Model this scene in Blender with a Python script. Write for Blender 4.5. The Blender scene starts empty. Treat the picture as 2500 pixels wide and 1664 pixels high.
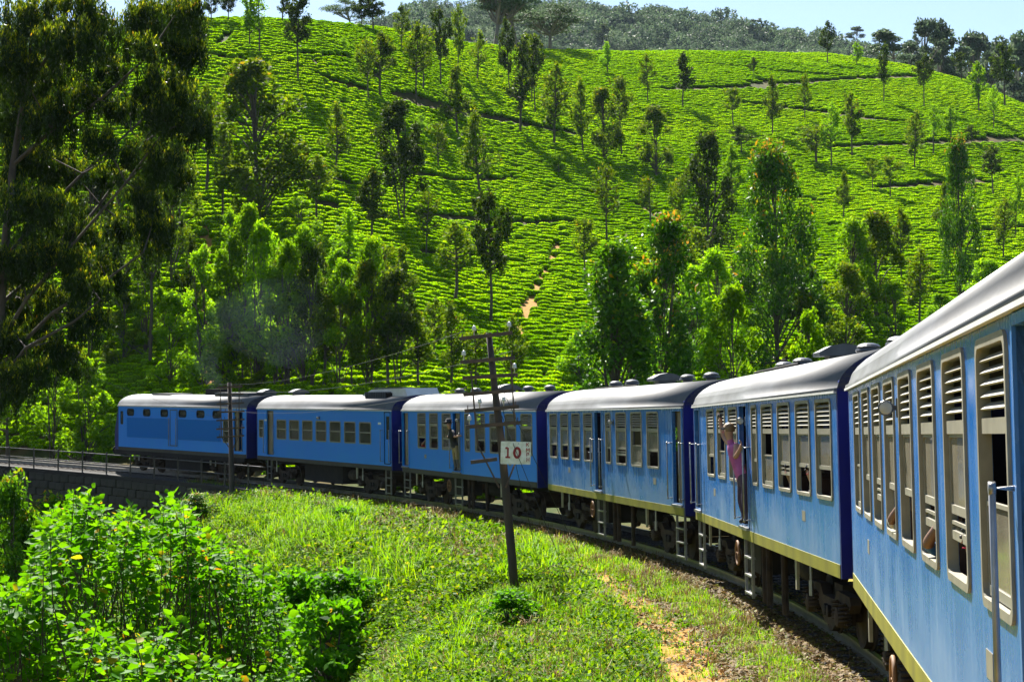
import bpy, bmesh, math, random
import numpy as np
from mathutils import Vector, Matrix, Quaternion
SC = bpy.context.scene
COL = SC.collection
PI = math.pi
# ------------------------------------------------------------------ camera
F_PX, PITCH, HORIZON = 4567.4, 0.0502, 1061.3
cam_d = bpy.data.cameras.new('camera')
cam_d.sensor_width = 36.0
cam_d.lens = F_PX / 2500 * 36.0
cam_d.clip_start = 0.2
cam_d.clip_end = 20000
cam = bpy.data.objects.new('camera', cam_d)
COL.objects.link(cam)
cam.location = (0, 0, 0)
cam.rotation_euler = (PI / 2 + PITCH, 0, 0)
SC.camera = cam
# ------------------------------------------------------------------ daylight
SUN_AZ, SUN_EL = 0.275, math.radians(47)      # azimuth: radians left of +Y
world = bpy.data.worlds.new('World')
SC.world = world
world.use_nodes = True
wn = world.node_tree
wn.nodes.clear()
sky = wn.nodes.new('ShaderNodeTexSky')
sky.sky_type = 'NISHITA'
sky.sun_disc = False
sky.sun_elevation = SUN_EL
sky.sun_rotation = 2 * PI - SUN_AZ
sky.altitude = 1200
sky.air_density = 1.0
sky.dust_density = 0.9
sky.ozone_density = 1.0
bg = wn.nodes.new('ShaderNodeBackground')
bg.inputs[1].default_value = 0.05
wo = wn.nodes.new('ShaderNodeOutputWorld')
wn.links.new(sky.outputs[0], bg.inputs[0])
wn.links.new(bg.outputs[0], wo.inputs[0])
sun_d = bpy.data.lights.new('sun', 'SUN')
sun_d.energy = 5.0
sun_d.angle = math.radians(0.53)
sun_d.color = (1.0, 0.95, 0.86)
sun = bpy.data.objects.new('sun', sun_d)
COL.objects.link(sun)
SUNV = Vector((-math.sin(SUN_AZ) * math.cos(SUN_EL), math.cos(SUN_AZ) * math.cos(SUN_EL), math.sin(SUN_EL)))
sun.rotation_euler = SUNV.to_track_quat('Z', 'Y').to_euler()
sun.location = (0, 0, 60)
SC.view_settings.view_transform = 'Standard'
SC.view_settings.look = 'None'
SC.view_settings.exposure = 1.85
SC.view_settings.gamma = 1.0
SC.view_settings.use_curve_mapping = False
SC.render.engine = 'CYCLES'
SC.cycles.use_denoising = True
SC.cycles.max_bounces = 4
SC.cycles.diffuse_bounces = 2
SC.cycles.glossy_bounces = 2
SC.cycles.transmission_bounces = 4
SC.cycles.transparent_max_bounces = 8
SC.cycles.volume_bounces = 0
SC.cycles.caustics_reflective = False
SC.cycles.caustics_refractive = False
SC.cycles.sample_clamp_indirect = 4.0
SC.cycles.use_adaptive_sampling = True
SC.cycles.adaptive_threshold = 0.015

# ------------------------------------------------------------------ helpers
rng = np.random.default_rng(7)

def mesh_from(name, v, f, mat=None, smooth=False):
    me = bpy.data.meshes.new(name)
    me.from_pydata([tuple(p) for p in v], [], [tuple(q) for q in f])
    if mat: me.materials.append(mat)
    if smooth:
        me.polygons.foreach_set('use_smooth', [True] * len(me.polygons))
    me.update()
    return me

def mesh_quads(name, V, Q, mat=None, smooth=False, attr=None, n=4):
    """fast mesh from numpy: V (k,3), Q (m,n)"""
    me = bpy.data.meshes.new(name)
    V = np.ascontiguousarray(V, dtype=np.float32); Q = np.ascontiguousarray(Q, dtype=np.int32)
    me.vertices.add(len(V)); me.vertices.foreach_set('co', V.ravel())
    me.loops.add(Q.size); me.loops.foreach_set('vertex_index', Q.ravel())
    me.polygons.add(len(Q))
    me.polygons.foreach_set('loop_start', np.arange(0, Q.size, n, dtype=np.int32))
    me.polygons.foreach_set('loop_total', np.full(len(Q), n, dtype=np.int32))
    if smooth: me.polygons.foreach_set('use_smooth', np.ones(len(Q), dtype=bool))
    if attr is not None:
        a = me.attributes.new('tint', 'FLOAT', 'FACE')
        a.data.foreach_set('value', np.ascontiguousarray(attr, dtype=np.float32))
    if mat: me.materials.append(mat)
    me.update(calc_edges=True)
    return me

def link(name, data, parent=None, loc=None, rot=None, scale=None):
    o = bpy.data.objects.new(name, data)
    COL.objects.link(o)
    if parent: o.parent = parent
    if loc is not None: o.location = loc
    if rot is not None: o.rotation_euler = rot
    if scale is not None: o.scale = scale
    return o

def tag(o, label=None, cat=None, group=None, kind=None):
    if label: o['label'] = label
    if cat: o['category'] = cat
    if group: o['group'] = group
    if kind: o['kind'] = kind
    return o

def empty(name, loc=(0, 0, 0), rotz=0.0):
    o = bpy.data.objects.new(name, None)
    o.empty_display_size = 0.3
    COL.objects.link(o)
    o.location = loc; o.rotation_euler = (0, 0, rotz)
    return o

class MB:
    """collects boxes, bars, tubes and lathes into one mesh"""
    def __init__(s): s.v = []; s.f = []
    def add(s, v, f):
        b = len(s.v); s.v += [tuple(p) for p in v]; s.f += [tuple(i + b for i in q) for q in f]; return s
    def box(s, x0, x1, y0, y1, z0, z1):
        return s.add([(x0,y0,z0),(x1,y0,z0),(x1,y1,z0),(x0,y1,z0),(x0,y0,z1),(x1,y0,z1),(x1,y1,z1),(x0,y1,z1)],
                     [(0,3,2,1),(4,5,6,7),(0,1,5,4),(1,2,6,5),(2,3,7,6),(3,0,4,7)])
    def tube(s, pts, rad, n=8, cap=True):
        pts = [Vector(p) for p in pts]
        if not hasattr(rad, '__len__'): rad = [rad] * len(pts)
        b = len(s.v); up = Vector((0, 0, 1)); prev = None
        for i, p in enumerate(pts):
            d = (pts[min(i + 1, len(pts) - 1)] - pts[max(i - 1, 0)])
            d = d.normalized() if d.length > 1e-9 else Vector((0, 0, 1))
            if prev is None:
                a = d.cross(up)
                if a.length < 1e-3: a = d.cross(Vector((0, 1, 0)))
                a.normalize()
            else:
                a = prev - d * prev.dot(d)
                a = a.normalized() if a.length > 1e-6 else d.orthogonal().normalized()
            prev = a; c = d.cross(a)
            for k in range(n):
                t = 2 * PI * k / n
                s.v.append(tuple(p + (a * math.cos(t) + c * math.sin(t)) * rad[i]))
        for i in range(len(pts) - 1):
            for k in range(n):
                s.f.append((b + i*n + k, b + i*n + (k+1) % n, b + (i+1)*n + (k+1) % n, b + (i+1)*n + k))
        if cap:
            s.f.append(tuple(b + k for k in range(n))[::-1])
            s.f.append(tuple(b + (len(pts)-1)*n + k for k in range(n)))
        return s
    def lathe(s, prof, c=(0,0,0), n=14, axis='z'):
        """prof: (radius, height) list"""
        b = len(s.v); c = Vector(c)
        for r, h in prof:
            for k in range(n):
                t = 2*PI*k/n; x, y = r*math.cos(t), r*math.sin(t)
                q = {'z': (x, y, h), 'y': (x, h, y), 'x': (h, x, y)}[axis]
                s.v.append(tuple(c + Vector(q)))
        m = len(prof)
        for i in range(m-1):
            for k in range(n):
                s.f.append((b+i*n+k, b+i*n+(k+1)%n, b+(i+1)*n+(k+1)%n, b+(i+1)*n+k))
        s.f.append(tuple(b+k for k in range(n))[::-1]); s.f.append(tuple(b+(m-1)*n+k for k in range(n)))
        return s
    def prism_y(s, poly, y0, y1):
        """poly of (x,z), extruded along y"""
        n = len(poly); b = len(s.v)
        s.v += [(x, y0, z) for x, z in poly] + [(x, y1, z) for x, z in poly]
        s.f.append(tuple(b+i for i in range(n))); s.f.append(tuple(b+n+i for i in range(n))[::-1])
        for i in range(n): s.f.append((b+i, b+n+i, b+n+(i+1)%n, b+(i+1)%n))
        return s
    def ring_y(s, out, inn, y0, y1):
        """two matching closed outlines (x,z); a frame with thickness along y"""
        n = len(out); b = len(s.v)
        for y in (y0, y1):
            s.v += [(x, y, z) for x, z in out] + [(x, y, z) for x, z in inn]
        for i in range(n):
            j = (i+1) % n
            s.f.append((b+i, b+j, b+n+j, b+n+i))
            s.f.append((b+2*n+j, b+2*n+i, b+3*n+i, b+3*n+j))
            s.f.append((b+j, b+i, b+2*n+i, b+2*n+j))
            s.f.append((b+n+i, b+n+j, b+3*n+j, b+3*n+i))
        return s
    def mesh(s, name, mat=None, smooth=False):
        me = mesh_from(name, s.v, s.f, mat, smooth)
        bm = bmesh.new(); bm.from_mesh(me); bmesh.ops.recalc_face_normals(bm, faces=bm.faces); bm.to_mesh(me); bm.free()
        return me
    def build(s, name, mat=None, parent=None, smooth=False, **k):
        return link(name, s.mesh(name, mat, smooth), parent, **k)

def rrect(x0, x1, z0, z1, r, n=4):
    p = []
    for cx, cz, a0 in ((x1-r, z1-r, 0), (x0+r, z1-r, PI/2), (x0+r, z0+r, PI), (x1-r, z0+r, 3*PI/2)):
        for k in range(n+1):
            t = a0 + PI/2*k/n
            p.append((cx + r*math.cos(t), cz + r*math.sin(t)))
    return p

# ------------------------------------------------------------------ materials
def new_mat(name):
    m = bpy.data.materials.new(name); m.use_nodes = True
    nt = m.node_tree; nt.nodes.clear()
    return m, nt, nt.nodes, nt.links

def mat_basic(name, col, rough=0.6, metal=0.0, var=0.25, scale=3.0, col2=None, bump=0.0, bscale=30.0, spec=0.5, stretch=(1,1,1), coat=0.0):
    m, nt, N, L = new_mat(name)
    out = N.new('ShaderNodeOutputMaterial'); p = N.new('ShaderNodeBsdfPrincipled')
    tc = N.new('ShaderNodeTexCoord'); mp = N.new('ShaderNodeMapping'); mp.inputs['Scale'].default_value = stretch
    L.new(tc.outputs['Object'], mp.inputs[0])
    nz = N.new('ShaderNodeTexNoise'); nz.inputs['Scale'].default_value = scale; nz.inputs['Detail'].default_value = 5
    L.new(mp.outputs[0], nz.inputs['Vector'])
    mx = N.new('ShaderNodeMix'); mx.data_type = 'RGBA'
    c2 = col2 or tuple(c * (1 - var) for c in col)
    mx.inputs['A'].default_value = (*col, 1); mx.inputs['B'].default_value = (*c2, 1)
    rp = N.new('ShaderNodeValToRGB'); rp.color_ramp.elements[0].position = .35; rp.color_ramp.elements[1].position = .65
    L.new(nz.outputs[0], rp.inputs[0]); L.new(rp.outputs[0], mx.inputs['Factor'])
    L.new(mx.outputs['Result'], p.inputs['Base Color'])
    p.inputs['Roughness'].default_value = rough; p.inputs['Metallic'].default_value = metal
    p.inputs['Specular IOR Level'].default_value = spec; p.inputs['Coat Weight'].default_value = coat
    if bump:
        n2 = N.new('ShaderNodeTexNoise'); n2.inputs['Scale'].default_value = bscale; n2.inputs['Detail'].default_value = 4
        L.new(mp.outputs[0], n2.inputs['Vector'])
        b = N.new('ShaderNodeBump'); b.inputs['Strength'].default_value = bump; b.inputs['Distance'].default_value = 0.03
        L.new(n2.outputs[0], b.inputs['Height']); L.new(b.outputs[0], p.inputs['Normal'])
    L.new(p.outputs[0], out.inputs[0])
    return m

def mat_leaf(name, stops, trans=0.45, rough=0.5, spec=0.3, objvar=0.25, tcol=1.25):
    """leaf colours by the per-leaf 'tint' value (stops: [(pos,col)]), varied per plant"""
    m, nt, N, L = new_mat(name)
    out = N.new('ShaderNodeOutputMaterial')
    at = N.new('ShaderNodeAttribute'); at.attribute_name = 'tint'
    rp = N.new('ShaderNodeValToRGB'); e = rp.color_ramp.elements
    while len(e) < len(stops): e.new(0.5)
    for k, (pos, c) in enumerate(stops): e[k].position = pos; e[k].color = (*c, 1)
    L.new(at.outputs['Fac'], rp.inputs[0])
    oi = N.new('ShaderNodeObjectInfo')
    mr = N.new('ShaderNodeMapRange'); mr.inputs[3].default_value = 1 - objvar; mr.inputs[4].default_value = 1 + objvar
    L.new(oi.outputs['Random'], mr.inputs[0])
    hs = N.new('ShaderNodeHueSaturation'); L.new(rp.outputs[0], hs.inputs['Color']); L.new(mr.outputs[0], hs.inputs['Value'])
    p = N.new('ShaderNodeBsdfPrincipled'); p.inputs['Roughness'].default_value = rough; p.inputs['Specular IOR Level'].default_value = spec
    L.new(hs.outputs[0], p.inputs['Base Color'])
    t = N.new('ShaderNodeBsdfTranslucent')
    h2 = N.new('ShaderNodeHueSaturation'); h2.inputs['Value'].default_value = tcol; h2.inputs['Hue'].default_value = 0.49
    L.new(hs.outputs[0], h2.inputs['Color']); L.new(h2.outputs[0], t.inputs[0])
    mx = N.new('ShaderNodeMixShader'); mx.inputs[0].default_value = trans
    L.new(p.outputs[0], mx.inputs[1]); L.new(t.outputs[0], mx.inputs[2]); L.new(mx.outputs[0], out.inputs[0])
    return m
# ------------------------------------------------------------------ the lie of the land
TC = np.array([-106.938, 29.051]); TR = 111.154        # centre and radius of the curve (near side of the cars)
HC, G2 = 0.5713, 0.1531e-3                             # gutter height and grade
RAIL = HC - 2.35 - 1.07

def grade(s):
    s = np.asarray(s, float)
    return np.where(s > 0, np.where(s < 100, G2 * s * s, G2 * 1e4 + 2 * G2 * 100 * (s - 100) * np.exp(-np.abs(s - 100) / 60)), 0.0)

PHI0 = math.atan2(22.10 - TC[1], 3.97 - TC[0])
def track_os(x, y):
    """o: metres inside the near side of the cars, s: metres along the track from the last car's far end"""
    dx, dy = x - TC[0], y - TC[1]
    o = TR - np.hypot(dx, dy)
    s = (np.arctan2(dy, dx) - PHI0) * TR
    return o, s
def track_pt(o, s):
    a = PHI0 + s / TR
    return TC[0] + (TR - o) * np.cos(a), TC[1] + (TR - o) * np.sin(a)

def sstep(a, b, x):
    t = np.clip((x - a) / (b - a), 0, 1); return t * t * (3 - 2 * t)

class VNoise:
    def __init__(s, seed):
        s.g = np.random.default_rng(seed).random((64, 64))
    def __call__(s, x, y):
        xi = np.floor(x).astype(int); yi = np.floor(y).astype(int)
        fx = x - xi; fy = y - yi
        fx = fx*fx*(3-2*fx); fy = fy*fy*(3-2*fy)
        g = s.g; m = 63
        a = g[xi & m, yi & m]; b = g[(xi+1) & m, yi & m]; c = g[xi & m, (yi+1) & m]; d = g[(xi+1) & m, (yi+1) & m]
        return (a*(1-fx)+b*fx)*(1-fy) + (c*(1-fx)+d*fx)*fy - 0.5
VN = VNoise(3); VN2 = VNoise(5)
def fbm(x, y, o=3):
    r = 0; a = 1
    for k in range(o): r = r + a * VN(x * 2**k + 7.3*k, y * 2**k - 3.1*k); a *= .5
    return r

CX = np.array([-900, -200, 0, 150, 275, 494, 640, 765, 891, 968, 1082, 1151, 1228, 1327, 1465, 1587, 1867, 2007, 2100, 2194, 2287, 2380, 2500, 2700, 3400])
CV = np.array([200, 130, 125, 115, 98, 52, 50, 57, 71, 80, 103, 113, 119, 126, 130, 129, 132, 135, 145, 159, 180, 205, 257, 340, 500])
RX = np.array([-900, 0, 500, 770, 1000, 1230, 1500, 2000, 2500, 3400])
RC = np.array([210, 215, 225, 235, 262, 305, 340, 372, 350, 300])
MX = np.array([-900, 0, 250, 400, 850, 900, 960, 1040, 1170, 1300, 1420, 1540, 1620, 1730, 1850, 1960, 2050, 2150, 2300, 2500, 2800, 3600])
MV = np.array([80, 75, 78, 98, 98, 88, 48, 30, 20, 22, 26, 45, 41, 55, 84, 96, 108, 132, 175, 212, 240, 300])

def v2e(px, v):
    """photo pixel -> tan elevation over horizontal range"""
    yc = 1.0; zc = (832 - v) / F_PX; xc = (px - 1250) / F_PX
    c, s = math.cos(PITCH), math.sin(PITCH)
    return (yc * s + zc * c) / np.hypot(xc, yc * c - zc * s)

def zf(x, y):
    x = np.asarray(x, float); y = np.asarray(y, float)
    r = np.hypot(x, y); az = np.arctan2(x, y)
    u = np.tan(np.clip(az, -0.62, 0.62)); px = 1250 + u * F_PX
    o, s = track_os(x, y)
    zr = RAIL + grade(np.clip(s, -40, 130))
    # beside the line
    n1 = fbm(x / 9.0, y / 9.0)
    n2 = fbm(x / 2.3 + 5, y / 2.3)
    inside = -0.42 - 0.12 * sstep(0.2, 1.2, o) - 0.25 * sstep(2.5, 5.0, o) - 3.6 * sstep(4.2, 11.5, o) - 4.5 * sstep(10, 24, o)
    inside = inside + 0.12 * np.exp(-((o - 4.6) / 2.0)**2 - ((s - 50) / 11.0)**2)           # bank before the viaduct
    inside = inside - 1.9 * np.exp(-((o - 7.6) / 1.8)**2 - ((s - 22) / 8.0)**2)             # hollow
    inside = inside - 7.0 * sstep(61, 70, s) * sstep(0.9, 1.8, o) * (1 - .5*sstep(120,140,s))  # gully under the viaduct
    inside = inside + (0.55 * n1 * sstep(3, 8, o) + 0.16 * n2 * sstep(1.2, 3.5, o))
    outside = -0.42 - 0.5 * sstep(3.4, 6, -o) + 0.3 * n1 * sstep(4, 9, -o)
    near = zr + np.where(o > -1.45, inside, outside)
    # tea hill
    rb = np.clip(TC[0]*0 + np.interp(px, [-900, 0, 300, 640, 1000, 1330, 1700, 2100, 2500, 3400], [150, 128, 118, 104, 88, 78, 74, 72, 72, 72]), 60, 150)
    rc = np.interp(px, RX, RC)
    ec = v2e(px, np.interp(px, CX, CV))
    zb = RAIL + grade(np.clip(s, -40, 130)) - 0.9
    t = np.clip((r - rb) / (rc - rb), 0, 1)
    eb = zb / np.maximum(rb, 1)
    tt = 1 - (1 - t) ** 1.5
    tt = tt + 0.035 * fbm(x / 46.0, y / 46.0, 2) * np.sin(t * PI)
    e = eb + (ec - eb) * tt
    hill = r * e + 0.25 * n1 * sstep(0.0, 0.15, t)
    zc_ = rc * ec
    past = zc_ + (r - rc) * 0.04 - 0.16 * np.maximum(r - rc - 14, 0) * sstep(0, 60, r - rc)
    hill = np.where(r > rc, np.maximum(past, zc_ * 0.45), hill)
    w = sstep(-2, 10, r - rb) * (o < -1.45)
    z = near * (1 - w) + hill * w
    # far ridge
    em = v2e(px, np.interp(px, MX, MV))
    rm = 1050.0
    tm = np.clip((r - 520) / (rm - 520), 0, 1)
    el = zc_ * 0.45 / 520
    ridge = r * (el + (em - el) * (1 - (1 - tm) ** 1.4)) + 14 * fbm(x / 120, y / 120, 3) * np.sin(tm * PI)
    ridge = np.where(r > rm, rm * em - (r - rm) * 0.12, ridge)
    z = np.where((r > 520) & (np.abs(az) < 2.2), np.maximum(ridge, -40), z)
    # behind and beside the photographer the line stays level
    beh = sstep(0.6, 1.1, np.abs(az)) * sstep(60, 140, r)
    z = z * (1 - beh) + (RAIL - 6) * beh
    return z

def ray(px, v):
    yc = 1.0; zc = (832 - v) / F_PX; xc = (px - 1250) / F_PX
    c, s = math.cos(PITCH), math.sin(PITCH)
    d = np.array([xc, yc * c - zc * s, yc * s + zc * c])
    return d / math.hypot(d[0], d[1])       # unit horizontal length
def at(px, v, r):
    d = ray(px, v); return d * r
RS = np.concatenate([np.linspace(14, 130, 500), np.linspace(130, 500, 900)[1:], np.linspace(500, 1050, 300)[1:]])
def ground_at(px, v, rmin=14, rmax=1040):
    """where the sight line through a photo pixel meets the land"""
    d = ray(px, v)
    rs = RS[(RS >= rmin) & (RS <= rmax)]
    z = zf(d[0] * rs, d[1] * rs)
    k = np.where(z >= d[2] * rs)[0]
    i = k[0] if len(k) else np.argmax(z / rs)
    return np.array([d[0] * rs[i], d[1] * rs[i], z[i]])

# ---- soil and turf material for the one land sheet
def land_material():
    m, nt, N, L = new_mat('land')
    out = N.new('ShaderNodeOutputMaterial'); p = N.new('ShaderNodeBsdfPrincipled')
    p.inputs['Roughness'].default_value = 0.95; p.inputs['Specular IOR Level'].default_value = 0.1
    tc = N.new('ShaderNodeTexCoord')
    a = N.new('ShaderNodeAttribute'); a.attribute_name = 'cover'      # 0 herbs, .33 litter, .66 path, 1 tea soil, (far ridge 2)
    def noise(sc, det=5):
        n = N.new('ShaderNodeTexNoise'); n.inputs['Scale'].default_value = sc; n.inputs['Detail'].default_value = det
        L.new(tc.outputs['Object'], n.inputs['Vector']); return n.outputs[0]
    def ramp(fac, stops):
        r = N.new('ShaderNodeValToRGB'); e = r.color_ramp.elements
        while len(e) < len(stops): e.new(.5)
        for k, (q, c) in enumerate(stops): e[k].position = q; e[k].color = (*c, 1)
        L.new(fac, r.inputs[0]); return r.outputs[0]
    def mix(f, A, B):
        x = N.new('ShaderNodeMix'); x.data_type = 'RGBA'
        L.new(f, x.inputs['Factor']); L.new(A, x.inputs['A']); L.new(B, x.inputs['B']); return x.outputs['Result']
    def mrange(lo, hi):
        r = N.new('ShaderNodeMapRange'); r.inputs[1].default_value = lo; r.inputs[2].default_value = hi
        L.new(a.outputs['Fac'], r.inputs[0]); return r.outputs[0]
    herb = ramp(noise(1.7), [(.3, (.03, .055, .008)), (.48, (.07, .09, .012)), (.62, (.17, .10, .035))])
    litter = ramp(noise(9, 8), [(.3, (.13, .11, .015)), (.5, (.24, .19, .025)), (.62, (.16, .20, .015)), (.75, (.32, .22, .05))])
    path = ramp(noise(5, 7), [(.3, (.26, .13, .03)), (.6, (.40, .22, .055)), (.75, (.32, .20, .05))])
    tea = ramp(noise(.35), [(.35, (.03, .05, .006)), (.65, (.09, .065, .018))])
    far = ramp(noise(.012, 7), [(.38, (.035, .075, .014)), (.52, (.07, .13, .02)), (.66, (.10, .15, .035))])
    c = mix(mrange(.1, .3), herb, litter); c = mix(mrange(.4, .62), c, path)
    c = mix(mrange(.75, .95), c, tea); c = mix(mrange(1.2, 1.9), c, far)
    L.new(c, p.inputs['Base Color'])
    b = N.new('ShaderNodeBump'); b.inputs['Strength'].default_value = .6; b.inputs['Distance'].default_value = .06
    L.new(noise(14, 6), b.inputs['Height']); L.new(b.outputs[0], p.inputs['Normal'])
    L.new(p.outputs[0], out.inputs[0]); return m

def path_o(s): return 1.25 + 0.25 * np.sin(s / 6.0) + .12 * np.sin(s / 2.1)
azs = np.radians(np.concatenate([np.arange(-180, -40, 7.0), np.arange(-40, -18, 1.0), np.arange(-18, 18, 0.11), np.arange(18, 40, 1.0), np.arange(40, 180, 7.0)]))
rads = np.concatenate([[0.01, 2, 4, 6], np.geomspace(8, 110, 230), np.geomspace(110, 1300, 230)[1:], [1500, 2000, 3000, 5000]])
AZ, RR = np.meshgrid(azs, rads)
GX, GY = RR * np.sin(AZ), RR * np.cos(AZ)
GZ = zf(GX, GY)
GZ[0, :] = GZ[0, :].mean()
na, nr = len(azs), len(rads)
ii, jj = np.meshgrid(np.arange(nr - 1), np.arange(na), indexing='ij')
j2 = (jj + 1) % na
Q = np.stack([ii*na + jj, (ii+1)*na + jj, (ii+1)*na + j2, ii*na + j2], -1).reshape(-1, 4)[:, ::-1]
land = mesh_quads('land', np.stack([GX, GY, GZ], -1).reshape(-1, 3), Q, land_material(), smooth=True)
o_, s_ = track_os(GX, GY)
RB = np.hypot(GX, GY)
cov = np.where(o_ < 1.6, .33, 0.0)
cov = np.where((np.abs(o_ - path_o(s_)) < .55 + .3 * fbm(GX, GY)) & (s_ > -30) & (s_ < 52), .66, cov)
cov = np.where((o_ > -6) & (s_ > 58), 1.0, cov)
cov = np.where((o_ < -6), 1.0, cov)
cov = np.where(RB > 520, 2.0, cov)
at_ = land.attributes.new('cover', 'FLOAT', 'POINT')
at_.data.foreach_set('value', cov.astype(np.float32).ravel())
tag(link('ground', land), kind='structure')
# ------------------------------------------------------------------ train materials
def paint_material(name, base, dust, dust_amt, rough=.32):
    m, nt, N, L = new_mat(name)
    out = N.new('ShaderNodeOutputMaterial'); p = N.new('ShaderNodeBsdfPrincipled')
    tc = N.new('ShaderNodeTexCoord')
    def noise(sc, stretch, det=5):
        mp = N.new('ShaderNodeMapping'); mp.inputs['Scale'].default_value = stretch
        L.new(tc.outputs['Object'], mp.inputs[0])
        n = N.new('ShaderNodeTexNoise'); n.inputs['Scale'].default_value = sc; n.inputs['Detail'].default_value = det
        L.new(mp.outputs[0], n.inputs['Vector']); return n.outputs[0]
    def rng_(fac, a, b, c, d):
        r = N.new('ShaderNodeMapRange'); r.inputs[1].default_value = a; r.inputs[2].default_value = b
        r.inputs[3].default_value = c; r.inputs[4].default_value = d; L.new(fac, r.inputs[0]); return r.outputs[0]
    def mathn(op, a, b):
        x = N.new('ShaderNodeMath'); x.operation = op; x.use_clamp = True
        for k, q in enumerate((a, b)):
            if isinstance(q, float): x.inputs[k].default_value = q
            else: L.new(q, x.inputs[k])
        return x.outputs[0]
    streak = rng_(noise(2.2, (3.5, 1, .22), 6), .45, .72, 0, 1)          # rain streaks running down
    patch = rng_(noise(.8, (1, 1, 1.4), 7), .40, .68, 0, 1)              # worn, repainted patches
    sx = N.new('ShaderNodeSeparateXYZ'); L.new(tc.outputs['Object'], sx.inputs[0])
    low = rng_(sx.outputs['Z'], 1.9, 1.2, 0, .8)                         # road dust gathers low on the side
    low = mathn('MULTIPLY', low, rng_(noise(1.5, (1, 1, .5), 6), .35, .65, .25, 1))
    f = mathn('ADD', mathn('MULTIPLY', streak, .45), mathn('MULTIPLY', patch, .55))
    f = mathn('ADD', f, low); f = mathn('MULTIPLY', f, dust_amt)
    mx = N.new('ShaderNodeMix'); mx.data_type = 'RGBA'
    mx.inputs['A'].default_value = (*base, 1); mx.inputs['B'].default_value = (*dust, 1)
    L.new(f, mx.inputs['Factor']); L.new(mx.outputs['Result'], p.inputs['Base Color'])
    L.new(rng_(f, 0, .6, rough, .42), p.inputs['Roughness'])
    b = N.new('ShaderNodeBump'); b.inputs['Strength'].default_value = .25; b.inputs['Distance'].default_value = .02
    L.new(noise(.9, (1, 1, 1.2), 3), b.inputs['Height']); L.new(b.outputs[0], p.inputs['Normal'])
    p.inputs['Specular IOR Level'].default_value = .5
    L.new(p.outputs[0], out.inputs[0]); return m

M = {}
M['rib'] = mat_basic('rib_blue', (.003, .085, .36), .4, var=.3, scale=3)
M['blue'] = paint_material('blue_paint', (.003, .13, .46), (.24, .33, .41), .55, .18)  # sunlit cars' blue: sun-washed paleness mixed into the colour along with dust
M['blue_shaded'] = paint_material('blue_paint_shaded', (.001, .18, .70), (.04, .32, .58), .22, .36)  # shaded cars' copy of the blue, their shade tone put into the colour
M['navy'] = mat_basic('navy_end_paint', (.002, .007, .15), .4, var=.35, scale=2)
M['roof'] = mat_basic('roof_grey_paint', (.125, .13, .135), .5, spec=.3, col2=(.07, .07, .07), scale=1.4, stretch=(.35, 1, 1), bump=.05, bscale=8)
M['cream'] = mat_basic('cream_frame', (.25, .23, .17), .5, var=.25, scale=6)
M['olive'] = mat_basic('olive_sole_bar', (.26, .24, .018), .5, col2=(.15, .14, .018), scale=2.2, stretch=(1, 1, .4))
M['soledark'] = mat_basic('dark_sole_bar', (.035, .033, .016), .7, col2=(.02, .018, .01), scale=2.2)  # olive bar with shade painted in for the shaded cars; also colours seams
M['under'] = mat_basic('underframe_black', (.007, .006, .006), .8, col2=(.016, .012, .010), scale=4, spec=.25)
M['bogie'] = mat_basic('bogie_rust', (.022, .016, .012), .85, col2=(.05, .034, .022), scale=5, spec=.2)
M['steel'] = mat_basic('handrail_steel', (.30, .30, .30), .4, metal=.8, var=.3, scale=8)
M['dark'] = mat_basic('interior_dark', (.030, .028, .025), .8, var=.3)
M['inner'] = mat_basic('interior_panel', (.16, .15, .12), .7, var=.25)
M['tan'] = mat_basic('door_tan', (.20, .16, .10), .6, var=.3, scale=3, stretch=(1, 1, .3))
M['rail'] = mat_basic('polished_rail', (.35, .33, .31), .3, metal=.9, var=.3)
M['white'] = mat_basic('white_plate', (.65, .65, .62), .6, var=.15)
M['glasslamp'] = mat_basic('lamp_lens', (.5, .45, .35), .15, var=.2)
M['vent'] = mat_basic('ventilator_grey', (.06, .07, .085), .4, col2=(.035, .04, .05), scale=5)
M['seat'] = mat_basic('seat_brown', (.09, .045, .03), .6, var=.3)

def glass_material(name, dirt, amt, tcol=(.75, .8, .75)):
    m, nt, N, L = new_mat(name)
    out = N.new('ShaderNodeOutputMaterial')
    tr = N.new('ShaderNodeBsdfTransparent'); tr.inputs[0].default_value = (*tcol, 1)
    gl = N.new('ShaderNodeBsdfGlossy'); gl.inputs['Roughness'].default_value = .06
    df = N.new('ShaderNodeBsdfDiffuse')
    tc = N.new('ShaderNodeTexCoord'); n = N.new('ShaderNodeTexNoise'); n.inputs['Scale'].default_value = 2.5; n.inputs['Detail'].default_value = 4
    L.new(tc.outputs['Object'], n.inputs['Vector'])
    mr = N.new('ShaderNodeMapRange'); mr.inputs[1].default_value = .3; mr.inputs[2].default_value = .7
    mr.inputs[3].default_value = amt * .75; mr.inputs[4].default_value = amt * 1.2
    L.new(n.outputs[0], mr.inputs[0]); df.inputs[0].default_value = (*dirt, 1)
    fr = N.new('ShaderNodeFresnel'); fr.inputs[0].default_value = 1.5
    a = N.new('ShaderNodeMixShader'); L.new(fr.outputs[0], a.inputs[0]); L.new(tr.outputs[0], a.inputs[1]); L.new(gl.outputs[0], a.inputs[2])
    b = N.new('ShaderNodeMixShader'); L.new(mr.outputs[0], b.inputs[0]); L.new(a.outputs[0], b.inputs[1]); L.new(df.outputs[0], b.inputs[2])
    L.new(b.outputs[0], out.inputs[0]); return m
M['glass_dusty'] = glass_material('dusty_glass', (.42, .38, .28), .27)
M['glass'] = glass_material('window_glass', (.3, .3, .25), .12)

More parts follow.
